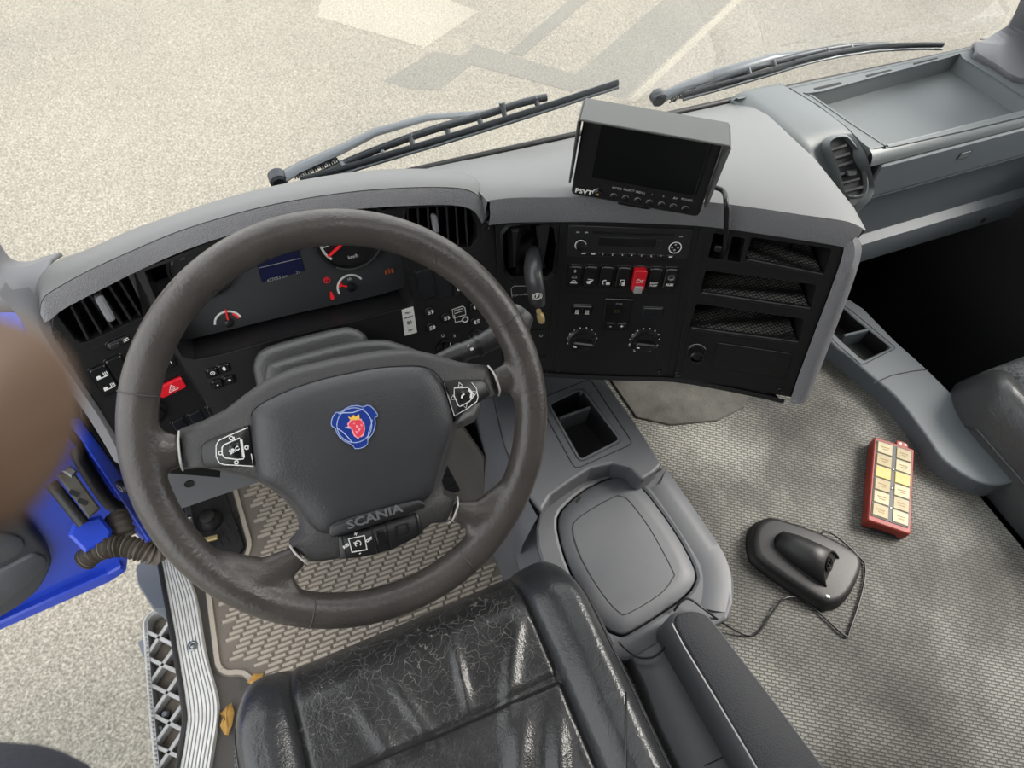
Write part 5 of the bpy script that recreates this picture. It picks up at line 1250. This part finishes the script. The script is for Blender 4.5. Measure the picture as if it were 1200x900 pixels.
# ================================================================== PASSENGER CONSOLE and SEAT
pc = thing('passenger_console', 'slate grey side console with a divided tray in front of the passenger seat', 'console', (1.13, .4, 0))
PC = axes((0, 0, .045), (1, 0, 0), (0, 1, 0))
po = PC.ll([(975, 402), (960, 375), (995, 350), (1050, 400), (1088, 434), (1145, 490), (1215, 556), (1290, 600), (1300, 640), (1215, 568), (1170, 569), (1140, 562), (1105, 538), (1085, 510), (1050, 465), (1020, 440), (995, 418)])
popt = inq(PC.ll([(985, 358), (1000, 372), (1044, 407), (1012, 422), (985, 398), (968, 380)]), .006)
plate('console_body', PC, [tuple(q) for q in cat2(po, 3, True)], [popt], 0, .05, 'box_grey', pc, .008)
tq = pocket('tray', PC, popt, -.002, -.042, 'black_hole', pc, .002)
prism('tray_divider', PC, line(PC.l(990, 392), PC.l(1020, 385), .006), -.042, -.001, 'box_grey', tq, .002)
stroke('tray_frame', PC, inq(PC.ll([(980, 352), (1000, 366), (1050, 408), (1010, 428), (982, 404), (962, 382)]), .006), .0018, .0006, 'footwell_dark', pc, True)
stroke('body_seam', PC, PC.ll([(1024, 449), (1045, 440), (1070, 435), (1088, 433)]), .0022, .0006, 'black_hole', pc)
ps = thing('passenger_seat', 'grey knitted passenger seat with smooth leather bolster beside the slate grey console', 'seat', (1.38, 0, -.36))
PX0 = 1.162
def pgrid(name, x0, x1, y0, y1, hf, m, nx=24, ny=40):
    vs, fs = [], []
    for i in range(nx + 1):
        for j in range(ny + 1):
            x = x0 + (x1 - x0) * i / nx; fy = y1(x) if callable(y1) else y1; y = fy + (y0 - fy) * (j / ny) ** 1.3
            vs.append(Vector((x, y, hf(x, y, fy))))
    for i in range(nx):
        for j in range(ny): a = i * (ny + 1) + j; fs.append((a, a + 1, a + ny + 2, a + ny + 1))
    o = obj(name, vs, fs, m, ps); autosmooth(o, 70); return o
def ph(x, y, fy):
    h = .14; e = fy - y
    if e < .06: h -= .11 * (1 - e / .06) ** 2.2
    s = PX0 + .045 - x
    if s > 0: h -= .16 * (s / .045) ** 2.2
    h += .012 * math.exp(-((x - PX0 - .055) / .025) ** 2)
    h -= .012 * math.exp(-((x - PX0 - .095) / .006) ** 2)
    return h
pf = lambda x: .392 - .06 * max(0, (PX0 + .10 - x) / .10) ** 2
pgrid('side_bolster', PX0, PX0 + .095, -.35, pf, ph, 'leather_passenger', 26)
pgrid('cushion', PX0 + .095, 1.55, -.35, pf, ph, 'knit', 30)
tube('piping', [Vector((PX0 + .012, y, ph(PX0 + .012, y, pf(PX0)) + .002)) for y in [.32 - i * .02 for i in range(34)]], .003, 'leather_side', ps, 6)
bx('seat_base', PX0 + .05, 1.54, -.35, .30, -.36, .05, 'footwell_dark', ps, .02)
# footwell strip
fr_ = thing('foot_rest', 'dark ribbed foot rest deep in the passenger footwell', 'foot rest', (1.36, .62, -.36))
for k in range(3):
    a, b_ = hz(1086 + k * 5, 332 - k, -.33), hz(1112 + k * 5, 376 - k, -.33); tube('rib', [a, b_], .006, 'bodywork_grey', fr_, 6)
prism('tread_plate', axes((0, 0, -.345), (1, 0, 0), (0, 1, 0)), axes((0, 0, -.345), (1, 0, 0), (0, 1, 0)).ll([(1080, 325), (1100, 322), (1130, 380), (1108, 384)]), -.015, .006, 'footwell_dark', fr_, .002)

# ================================================================== LOOSE THINGS ON THE FLOOR
# charger cradle
ch = thing('charger_cradle', 'black charging cradle with a hollow holder lying on the floor', 'charger', tuple(hz(945, 660, 0)))
e0, e1 = hz(893, 632, .02), hz(1000, 690, .02); cx = (e0 + e1) / 2 ; ud = (e1 - e0).normalized()
CH = axes((0, 0, 0), (1, 0, 0), (0, 1, 0))
cq = axes((0, 0, .028), (1, 0, 0), (0, 1, 0)).ll([(882, 628), (886, 614), (898, 606), (912, 606), (960, 622), (1000, 643), (1010, 655), (1010, 668), (1000, 690), (988, 704), (975, 708), (960, 704), (895, 660), (884, 645)])
cqs = [tuple(q) for q in cat2(cq, 2, True)]
dome('base', CH, cqs, [(-.004, .0005), (-.003, .010), (0, .012), (.001, .022), (.004, .028), (.012, .030)], 'charger', ch)
hq0, hq1 = hz(912, 632, .03), hz(978, 672, .03)
hu = (hq1 - hq0).normalized(); hs = Vector((0, 0, 1)).cross(hu).normalized()
# holder: a tapering half tube, open at the far end
rails = []
for t, r_, zc in ((-.06, .006, .040), (.0, .018, .042), (.25, .026, .042), (.6, .030, .042), (1.0, .033, .042)):
    c_ = hq0.lerp(hq1, t); c_.z = zc * .62
    cut = .030 if t == 1.0 else (.012 if t == .6 else 0)          # slanted mouth: the top edge is set back
    rails.append([c_ + hs * (r_ * math.cos(math.pi * (k / 14))) + Vector((0, 0, 1)) * (r_ * 1.25 * math.sin(math.pi * (k / 14))) - hu * (cut * math.sin(math.pi * (k / 14))) for k in range(15)])
loft('holder', rails, 'charger', ch, thick=.003)
HP = axes(rails[-1][7] * .5 + (rails[-1][0] + rails[-1][14]) * .25, hs, Vector((0, 0, 1)))
inner = [r_ for r_ in rails[-1]]
obj('holder_mouth', [p - hu * .004 - Vector((0, 0, .001)) for p in inner], [tuple(range(15))], 'black_hole', ch)
mc = sum(inner, Vector((0, 0, 0))) / 15
mo_ = axes(mc - hu * .003, hs, Vector((0, 0, 1)) - hu * .9); mo_ = mo_ if mo_.n.z > 0 else axes(mo_.o, -mo_.u, mo_.v)
lathe('contact_ring', mo_, 0, -.004, [(.013, -.002), (.013, .0016), (.010, .002), (.009, .0004)], 'black_gloss', ch, 18)
for k in (-1, 1): prism('contact', mo_, rr(k * .004, -.004, .002, .007, .0006), 0, .003, 'screw', ch)
scp = axes((0, 0, .030), (1, 0, 0), (0, 1, 0)); u, v = scp.l(970, 699); lathe('screw', scp, u, v, [(.004, -.002), (.004, .001), (.002, .002)], 'chrome', ch, 10)
cc = [(962, 626), (968, 622), (985, 632), (1006, 652), (1014, 665), (1010, 695), (996, 738), (990, 745), (960, 718), (935, 701), (918, 702), (905, 718), (890, 740), (875, 744), (850, 732), (828, 716), (808, 702), (798, 705), (790, 716)]
zc = [.02, .014, .01, .004, .004, .004, .004, .004, .004, .006, .010, .006, .004, .004, .02, .05, .055, .052, .04]
tube('charger_cable', cat2([hz(x, y, z) for (x, y), z in zip(cc, zc)], 5), .0019, 'cable', ch, 8)
lc = [(725, 752), (735, 762), (748, 770), (765, 770), (778, 760), (784, 748)]
tube('cable_loop', cat2([hz(x, y, .056) for x, y in lc], 4), .0019, 'cable', ch, 8)
# red box of spare bulbs
rbx = thing('bulb_box', 'red plastic box with twelve yellowish compartments lying on the floor', 'box', tuple(hz(1040, 580, 0)))
HBX = .030
t0 = axes((0, 0, HBX), (1, 0, 0), (0, 1, 0)); cs = [Vector(t0.l(*q)) for q in ((1031, 516), (1076, 528), (1060, 624), (1013, 605))]
uu = ((cs[1] - cs[0]) + (cs[2] - cs[3])).normalized(); vv = Vector((-uu.y, uu.x))
cc_ = sum(cs, Vector((0, 0))) / 4; bw = ((cs[1] - cs[0]).length + (cs[2] - cs[3]).length) / 2; bl = ((cs[0] - cs[3]).length + (cs[1] - cs[2]).length) / 2
BB = axes((cc_.x, cc_.y, 0), (uu.x, uu.y, 0), (vv.x, vv.y, 0))
prism('case', BB, rr(0, 0, bw + .004, bl + .004, .004), .005, HBX, 'bulb_red', rbx, .002)
prism('case_foot', BB, rr(0, -.001, bw, bl, .004), .0, .006, 'bulb_dark', rbx, .001)
prism('lid_tray', BB, rr(0, .002, bw - .006, bl - .014, .002), HBX - .001, HBX + .0012, 'bulb_dark', rbx)
mat('tile_a', (150, 136, 94), .35, vary=(70, .5, (176, 166, 130))); mat('tile_b', (172, 144, 50), .35, vary=(60, .5, (184, 162, 84))); mat('tile_c', (156, 145, 106), .35, vary=(80, .5, (138, 116, 66))); mat('tile_print', (128, 104, 52), .4)
tw, tl = bw * .385, (bl - .016) / 6 * .90
for r_ in range(6):
    for c_ in (-1, 1):
        t_ = prism('compartment', BB, rr(c_ * bw * .245, .002 + (bl - .016) * ((5 - r_) / 6 - .5 + 1 / 12), tw, tl, .001), HBX, HBX + .0028, 'tile_b' if r_ == 2 else ('tile_a', 'tile_c')[(r_ + (c_ > 0)) % 2], rbx, .0008)
        ty_ = .002 + (bl - .016) * ((5 - r_) / 6 - .5 + 1 / 12)
        if r_ != 2: multi('compartment_print', BB, [rr(c_ * bw * .245, ty_ + .002, tw * .55, .0022, .0004), rr(c_ * bw * .245 + .001, ty_ - .003, tw * .4, .0018, .0004)], HBX + .0031, 'tile_print', t_)
for k, yy in enumerate((.030, -.012, -.055)): lathe('rivet', BB, 0, yy, [(.002, HBX), (.002, HBX + .002), (.001, HBX + .003)], 'chrome', rbx, 8)
tb_ = prism('hang_tab', BB, rr(bw * .22, bl / 2 + .006, .024, .016, .006), .012, .028, 'bulb_red', rbx, .002)
multi('tab_mark', BB, [rr(bw * .17, bl / 2 + .007, .004, .004, .001), rr(bw * .30, bl / 2 + .007, .004, .004, .001)], .0284, 'print_white', tb_)
prism('front_latch', BB, rr(0, -bl / 2 - .002, bw * .6, .004, .001), .004, .010, 'bulb_dark', rbx)
# ================================================================== DRIVER'S FOOTWELL
dm = thing('rubber_floor_mat', 'dusty tan rubber mat with rows of raised dashes under the steering wheel', 'floor mat', (0, .55, DF))
MP = axes((0, 0, DF + .004), (1, 0, 0), (0, 1, 0))
mpoly = MP.ll([(240, 690), (252, 784), (262, 794), (285, 792), (300, 812), (420, 860), (640, 720), (585, 640), (548, 585), (534, 535), (480, 440), (330, 470), (268, 560), (290, 640), (284, 656), (240, 668)])
mb = plate('mat_body', MP, inq(mpoly, .010), [], 0, .004, 'mat_groove', dm)
stroke('raised_edge', MP, inset(inq(mpoly, .012), .007), .009, .006, 'mat_rubber', dm, True, .006)
def inside(p, poly):
    c = False; n = len(poly)
    for i in range(n):
        a, b = poly[i], poly[(i + 1) % n]
        if (a[1] > p[1]) != (b[1] > p[1]) and p[0] < (b[0] - a[0]) * (p[1] - a[1]) / (b[1] - a[1]) + a[0]: c = not c
    return c
vs, fs = [], []
inner_ = [tuple(q) for q in inset(mpoly, .020)]
yk = .25; row = 0
while yk < 1.0:
    xk = -.40 + (row % 4) * .0085
    while xk < .32:
        if all(inside((xk + d, yk + e), inner_) for d in (-.0145, .0145) for e in (-.003, .003)):
            k = len(vs)
            for z, s_ in ((0, 1.0), (.0035, .75)):
                for dx, dy in ((-.0145, -.0036), (.0145, -.0036), (.0145, .0036), (-.0145, .0036)):
                    vs.append(MP.W(xk + dx * (s_ if s_ == 1 else .92), yk + dy * s_, z))
            fs += [(k + 4, k + 5, k + 6, k + 7), (k, k + 1, k + 5, k + 4), (k + 1, k + 2, k + 6, k + 5), (k + 2, k + 3, k + 7, k + 6), (k + 3, k, k + 4, k + 7)]
        xk += .034
    yk += .0098; row += 1
td = obj('tread', vs, fs, 'mat_rubber', dm); td['kind'] = 'stuff'
# pedal well with bracket and switch, left of the mat
pw = thing('foot_pedal', 'dark foot switch with pale metal bracket in the well left of the mat', 'pedal', tuple(hz(250, 620, DF)))
WP = axes((0, 0, DF + .012), (1, 0, 0), (0, 1, 0))
prism('pedal_plate', WP, inq(WP.ll([(212, 592), (262, 572), (286, 640), (278, 650), (240, 662), (214, 640)]), .006), -.012, 0, 'footwell_dark', pw, .002)
for k in range(4):
    for j in range(3):
        u, v = WP.l(250 + k * 9 - j * 1, 612 + j * 14 - k * 3); prism('grip_bar', WP, rr(u, v, .006, .018, .001, 2, .3), 0, .002, 'footwell_dark', pw)
u, v = WP.l(242, 604, .03); lathe('foot_button', WP, u, v, [(.026, 0), (.024, .012), (.018, .018), (.016, .03), (.012, .032)], 'black_rubber', pw, 20)
prism('bracket', WP, line(WP.l(219, 592, .02), WP.l(228, 636, .02), .012), .012, .020, 'steel', pw, .001)
prism('bracket_tab', WP, line(WP.l(231, 634, .02), WP.l(254, 628, .02), .010), .012, .018, 'brass', pw, .001)
u, v = WP.l(219, 606, .024); prism('bracket_clip', WP, rr(u, v, .016, .010, .002), .018, .026, 'chrome', pw, .001)
ac = thing('accelerator_pedal', 'black accelerator pedal seen between wheel pad and console', 'pedal', tuple(hz(522, 556, DF)))
AC = axes(hz(523, 556, -.22), (1, 0, -.1), (0, .8, .6))
prism('pedal_pad', AC, rr(0, .02, .06, .13, .012), -.008, 0, 'black_rubber', ac, .003)
for k in range(5): prism('pedal_rib', AC, rr(0, -.03 + k * .022, .045, .006, .002), 0, .003, 'fascia_soft', ac)
tube('pedal_arm', [AC.W(0, .06, -.01), AC.W(0, .10, -.08), AC.W(0, .12, -.14)], .009, 'footwell_dark', ac, 8)

# ================================================================== DOOR SILL, STEP
sl_ = thing('door_sill', 'ribbed aluminium sill strip along the open driver door', 'door sill', (-.39, .5, DF))
LZ = DF + .012
le = [(181, 628), (188, 651), (197, 700), (208, 761), (219, 835), (217, 862), (211, 900), (200, 960)]; re = [(206, 628), (217, 668), (229, 700), (240, 764), (253, 812), (255, 838), (250, 874), (246, 900), (240, 960)]
l3 = cat2([hz(x, y, LZ) for x, y in le], 5); r3 = cat2([hz(x, y, LZ) for x, y in re], 5)
def resamp(P, n):
    d = [0]
    for a, b in zip(P, P[1:]): d.append(d[-1] + (b - a).length)
    out = []
    for k in range(n):
        t = d[-1] * k / (n - 1); i = max(j for j in range(len(d)) if d[j] <= t + 1e-9); i = min(i, len(P) - 2)
        out.append(P[i].lerp(P[i + 1], (t - d[i]) / max(1e-9, d[i + 1] - d[i])))
    return out
l3, r3 = resamp(l3, 40), resamp(r3, 40)
fr3 = []
for i in range(8):
    for t, z in ((i / 8 + .010, -.0018), (i / 8 + .03, .001), (i / 8 + .105, .001)): fr3.append((t, z))
rails = [[p + Vector((-.002, 0, -.03)) for p in l3]] + [[a.lerp(b, t) + Vector((0, 0, z)) for a, b in zip(l3, r3)] for t, z in fr3] + [[p + Vector((.002, 0, -.02)) for p in r3]]
loft('sill_plate', rails, 'aluminium', sl_, deg=25)
for i in range(1, 8):
    t = i / 8; tube('sill_groove', [a.lerp(b, t) + Vector((0, 0, -.0016)) for a, b in zip(l3, r3)], .0012, 'groove', sl_, 4)
SPl = axes((0, 0, LZ), (1, 0, 0), (0, 1, 0)); u, v = SPl.l(226, 757)
lathe('sill_screw', SPl, u, v, [(.010, 0), (.010, .002), (.0075, .003), (.005, .0015), (.003, .003)], 'steel', sl_, 18)
tube('door_seal', [p + Vector((-.004, 0, .003)) for p in l3], .0050, 'black_rubber', sl_, 8)
bx('sill_body', -.372, -.30, -.8, .9, DF - .12, DF - .008, 'footwell_dark', sl_)
# step grid
SZ = -.62
stp_ = thing('entry_step', 'grey aluminium lattice step below the driver door sill', 'step', (-.5, .55, SZ - .05))
ST = axes((0, 0, SZ), (1, 0, 0), (0, 1, 0))
def cpx(x, y): return (140 + x * .289, 640 + y * .289)
def sbar(a, b, t=.0085, h=.03): return prism('lattice_bar', ST, line(ST.l(*cpx(*a)), ST.l(*cpx(*b)), t), -h, 0, 'step_alu', stp_, .001)
for a, b in (((108, 345), (260, 420)), ((112, 452), (270, 525)), ((120, 560), (280, 635)), ((132, 682), (290, 762)), ((148, 812), (300, 880)), ((160, 930), (310, 1000))): sbar(a, b)
for a, b in (((112, 440), (205, 300)), ((122, 555), (250, 370)), ((133, 680), (270, 480)), ((142, 802), (290, 590)), ((152, 905), (290, 700)), ((160, 1010), (300, 810))): sbar(a, b)
edge = [cpx(*q) for q in ((225, 270), (180, 255), (130, 275), (108, 305), (106, 345), (118, 520), (132, 690), (150, 880), (165, 1040))]
ed = cat2(ST.ll(edge), 5); stroke('step_frame', ST, [tuple(q) for q in ed], .011, .002, 'step_alu', stp_, False, .05)
vs, fs = [], []
for i in range(len(ed) - 1):
    for s_ in (.25, .75):
        c_ = ed[i].lerp(ed[i + 1], s_); k = len(vs); r_ = .0035
        for dx, dy, z in ((-r_, -r_, .002), (r_, -r_, .002), (r_, r_, .002), (-r_, r_, .002), (0, 0, .008)): vs.append(ST.W(c_.x + dx, c_.y + dy, z))
        fs += [(k, k + 1, k + 4), (k + 1, k + 2, k + 4), (k + 2, k + 3, k + 4), (k + 3, k, k + 4)]
tt = obj('step_teeth', vs, fs, 'step_alu', stp_); tt['kind'] = 'stuff'
prism('step_tray', ST, ST.ll([cpx(*q) for q in ((200, 262), (135, 280), (112, 310), (122, 520), (136, 690), (154, 880), (168, 1040), (420, 1040), (420, 262))]), -.060, -.036, 'step_dirt', stp_)
for x, y in ((165, 355), (170, 675), (150, 735)): u, v = ST.l(*cpx(x, y)); lathe('step_bolt', ST, u, v, [(.010, -.038), (.010, -.022), (.006, -.018)], 'steel', stp_, 12)
bx('step_riser', -.40, -.385, .2, .95, SZ - .1, DF - .10, 'footwell_dark', stp_)
# grey body cover ahead of the step
bc = thing('step_cover', 'grey plastic body corner just ahead of the lattice step', 'cover', tuple(hz(175, 690, -.60)))
B1 = axes((0, 0, -.42), (1, 0, 0), (0, 1, 0)); dome('cover_top', B1, inq(B1.ll([(157, 662), (170, 655), (200, 650), (215, 705), (197, 713), (180, 716), (160, 684)]), .01), [(0, -.20), (0, -.008), (.004, 0)], 'bodywork_grey', bc)
B2 = axes((0, 0, -.66), (1, 0, 0), (0, 1, 0)); dome('cover_foot', B2, inq(B2.ll([(160, 752), (172, 744), (200, 744), (200, 776), (170, 776)]), .006), [(0, -.15), (0, -.006), (.003, 0)], 'bodywork_grey', bc)

# ================================================================== OPEN DRIVER'S DOOR and door post
DP = axes((-.42, .80, -.35), (.978, .21, 0), (0, 0, 1))
def dl(pts, w=0): return DP.ll(pts, w)
dr_ = struct(plate('door_1', DP, inq(dl([(-70, 776), (0, 738), (130, 681), (148, 669), (150, 650), (148, 625), (138, 595), (112, 548), (72, 505), (0, 470), (-90, 430)]) + [(-.62, .55), (-.62, .02)], .008), [], 0, .05, 'blue_paint', None, .004), 'open blue driver door seen from inside')
lipb_ = dl([(-60, 766), (0, 735), (70, 703), (130, 676), (146, 667)], .015)
prism('door_lip', DP, [(a, b - .004) for a, b in lipb_] + [(a, b + .018) for a, b in reversed(lipb_)], 0, .016, 'blue_paint', dr_, .004)
cardp = dl([(-80, 765), (-20, 733), (10, 716), (30, 703), (47, 687), (57, 670), (61, 655), (54, 640), (36, 618), (10, 590), (-40, 560), (-100, 540)], .02)
dome('door_card', DP, [tuple(q) for q in cat2(cardp, 2, True)], [(0, 0), (0, .018), (.004, .024), (.02, .028)], 'door_dark', dr_)
ci = dl([(-60, 740), (-10, 716), (14, 700), (40, 678), (53, 664), (54, 655), (46, 650), (36, 650), (10, 664), (-60, 700)], .032)
dome('door_pocket', DP, [tuple(q) for q in cat2(ci, 2, True)], [(0, .01), (0, .030), (.003, .034)], 'door_grey', dr_)
ci = dl([(-60, 690), (-10, 665), (14, 654), (28, 643), (28, 634), (18, 628), (-10, 625), (-60, 640)], .032)
dome('door_pocket', DP, [tuple(q) for q in cat2(ci, 2, True)], [(0, .01), (0, .030), (.003, .034)], 'door_grey', dr_)
# door post
ap_ = struct(bx('trim_door_post', -.46, -.385, .86, .99, -.62, .28, 'blue_paint', None, .01), 'blue painted door post')
L1 = [hx(x, y, -.372) for x, y in [(78, 488), (108, 536), (138, 580), (164, 620), (184, 652)]]; L2 = [hx(x, y, -.355) for x, y in [(94, 490), (124, 532), (152, 572), (174, 608), (194, 645)]]
loft('post_flange', [sm(L1), sm([a.lerp(b, .5) + Vector((-.006, 0, .006)) for a, b in zip(L1, L2)]), sm(L2)], 'blue_paint', ap_, thick=.004)
L3 = [hx(x, y, -.345) for x, y in [(100, 440), (134, 510), (160, 555), (184, 600), (200, 640)]]
loft('post_seal', [sm(L2), sm([a.lerp(b, .5) + Vector((-.004, 0, .006)) for a, b in zip(L2, L3)]), sm(L3)], 'black_rubber', ap_, thick=.004)
o_ = hx(143, 571, -.350); BT = axes(o_, (.55, -.8, .2), (.2, .3, .93)); prism('post_lamp', BT, rr(0, 0, .030, .018, .007), -.005, .004, 'screw', ap_, .002)
stroke('lamp_ring', BT, rr(0, 0, .016, .008, .003), .001, .0046, 'print_grey', ap_, True)
bx('post_inner', -.385, -.30, .86, .99, -.35, .26, 'footwell_dark', ap_)
gh = [hx(x, y, -.40) for x, y in [(84, 470), (85, 500), (92, 532), (112, 566), (128, 588), (140, 595), (152, 591)]]
tag(tube('grab_handle', cat2(gh, 5), .0125, 'black_rubber', None, 12), 'black curved grab handle on the blue door post', 'handle')
# hinge
hg = dr_
HG = axes(hd(92, 580, 1.38), hd(117, 602, 1.38) - hd(66, 557, 1.38), hd(80, 595, 1.38) - hd(105, 565, 1.38)); HG = HG if HG.n.dot(CAM - HG.o) > 0 else axes(HG.o, -HG.u, HG.v)
hq = HG.ll([(66, 556), (84, 549), (118, 596), (104, 608)])
prism('hinge_plate', HG, hq, -.02, 0, 'steel_dirty', hg, .003)
for x, y in ((87, 578), (97, 588)): u, v = HG.l(x, y); prism('hinge_slot', HG, rr(u, v, .016, .008, .003, 3, .3), -.001, .0008, 'black_hole', hg)
tube('hinge_pin', [HG.h(60, 566, -.012), HG.h(98, 614, -.012)], .010, 'black_rubber', hg, 10)
B3 = HG.off(-.03); prism('hinge_block', B3, B3.ll([(80, 628), (86, 612), (118, 604), (132, 622), (130, 632), (100, 648)]), -.06, 0, 'blue_paint', hg, .005)
prism('hinge_knuckle', HG, HG.ll([(72, 552), (82, 545), (92, 552), (84, 560)]), -.03, .004, 'steel', hg, .003)
# corrugated conduit
hc = cat2([hd(100, 656, 1.46), hd(112, 646, 1.44), hd(128, 641, 1.42), (hd(146, 640, 1.41)), hd(164, 645, 1.40), hd(180, 650, 1.40), hd(188, 640, 1.42)], 16)
tag(tube('cable_conduit', hc, [.0165 + .0035 * math.sin(i * 2 * math.pi / 4.4) for i in range(len(hc))], 'conduit', None, 14), 'dirty ribbed rubber conduit between the blue door and the cab', 'conduit')
tag(tube('door_check_boot', cat2([hd(136, 606, 1.46), hd(141, 616, 1.45), hd(146, 630, 1.45)], 8), [.020 + .002 * math.sin(i * 1.8) for i in range(17)], 'conduit', None, 12), 'dark rubber boot above the ribbed conduit by the door post', 'boot')
# dry leaves on the floor beside the seat
def leaf(pts, z, label):
    q_ = axes((0, 0, z), (1, 0, 0), (0, 1, 0)); P = [Vector(q) for q in q_.ll(pts)]; c_ = sum(P, Vector((0, 0))) / len(P)
    root = thing('dry_leaf', label, 'leaf', tuple(q_.W(c_.x, c_.y, -.004)), 'dry leaves by the seat')
    n = len(P); vs = [q_.W(p.x, p.y, .006 * math.sin(i * 2.1)) for i, p in enumerate(P)] + [q_.W(*(c_.lerp(p, .5)), .003 * math.cos(i * 1.3)) for i, p in enumerate(P)] + [q_.W(c_.x, c_.y, .002)]
    fs = [(i, (i + 1) % n, n + (i + 1) % n, n + i) for i in range(n)] + [(n + i, n + (i + 1) % n, 2 * n) for i in range(n)]
    o = obj('leaf_blade', vs, fs, 'leaf', root); s_ = o.modifiers.new('solid', 'SOLIDIFY'); s_.thickness = .0008; autosmooth(o, 60)
    tube('leaf_rib', [q_.W(P[0].x, P[0].y, .003), q_.W(c_.x, c_.y, .004), q_.W(P[n // 2].x, P[n // 2].y, .003)], .0008, 'leaf', root, 5)
leaf([(266, 828), (272, 824), (274, 834), (272, 850), (268, 862), (262, 860), (258, 850), (262, 842), (257, 836)], DF + .01, 'brown curled dry leaf at the left side of the driver seat')
leaf([(290, 800), (298, 790), (308, 789), (306, 797), (298, 803)], DF + .016, 'small yellow dry leaf at the corner of the rubber mat')

# ================================================================== PERSON holding the camera: fingertip and sleeve
def cc(px, py, d): return CAM + c2w(Vector(((px - 600) / F * d, (py - 450) / F * d, d)))
person = thing('person', 'blurred bare fingertip at the left edge and dark navy sleeve of the photographer', 'person', tuple(cc(-300, 900, .20)))
def cw(x, y, z): return CAM + c2w(Vector((x, y, z)))
sv, se, sr = [], [], []
def jv(p, r): sv.append(p); sr.append(r); return len(sv) - 1
wrist = jv(cw(-.165, .135, .040), .026); palm = jv(cw(-.150, .085, .025), .030); knk = jv(cw(-.140, .045, .020), .030); se += [(wrist, palm), (palm, knk)]
def finger(b, pts, r):
    p = b
    for k, q in enumerate(pts):
        i = jv(q, r[k]); se.append((p, i)); p = i
tip = cc(52, 512, .062)
finger(knk, [cw(-.125, .018, .034), cw(-.098, .010, .052), cw(-.070, .0045, .061), cc(-60, 496, .062), cc(12, 503, .062), tip], [.0125, .0120, .0120, .0118, .0108, .0065])
finger(knk, [cw(-.150, .012, .018), cw(-.140, -.016, .022), cw(-.118, -.026, .012), cw(-.100, -.022, .0)], [.0115, .0105, .010, .009])
finger(palm, [cw(-.172, .045, .005), cw(-.178, .010, .0), cw(-.165, -.012, -.012), cw(-.150, -.016, -.025)], [.0115, .010, .0095, .0085])
finger(palm, [cw(-.182, .060, -.008), cw(-.192, .032, -.018), cw(-.186, .012, -.030), cw(-.175, .006, -.040)], [.0105, .009, .0085, .0075])
finger(wrist, [cw(-.138, .100, .052), cw(-.112, .082, .050), cw(-.096, .072, .038)], [.0135, .0115, .0095])
me = bpy.data.meshes.new('hand'); me.from_pydata([tuple(p) for p in sv], se, []); me.update(); me.materials.append(M['skin'])
ho = bpy.data.objects.new('hand', me); link(ho, person)
skm = ho.modifiers.new('skin', 'SKIN'); skm.use_smooth_shade = True
lay = me.skin_vertices[0] if me.skin_vertices else None
if lay is None:
    bm = bmesh.new(); bm.from_mesh(me); bm.verts.layers.skin.verify(); bm.to_mesh(me); bm.free(); lay = me.skin_vertices[0]
for i, d_ in enumerate(lay.data): d_.radius = (sr[i], sr[i]); d_.use_root = i == 0
ss = ho.modifiers.new('sub', 'SUBSURF'); ss.levels = 2; ss.render_levels = 2
elbow = cc(-10, 1012, .30)
slv = cat2([cw(-.168, .150, .050), cw(-.180, .175, .12), cw(-.200, .200, .22), elbow, cw(-.225, .29, .30), cw(-.19, .40, .22)], 6)
tube('sleeve', slv, [.036 + .010 * min(1, i / 14) for i in range(len(slv))], 'sleeve', person, 20)
tube('cuff', slv[:3], .039, 'sleeve', person, 20)
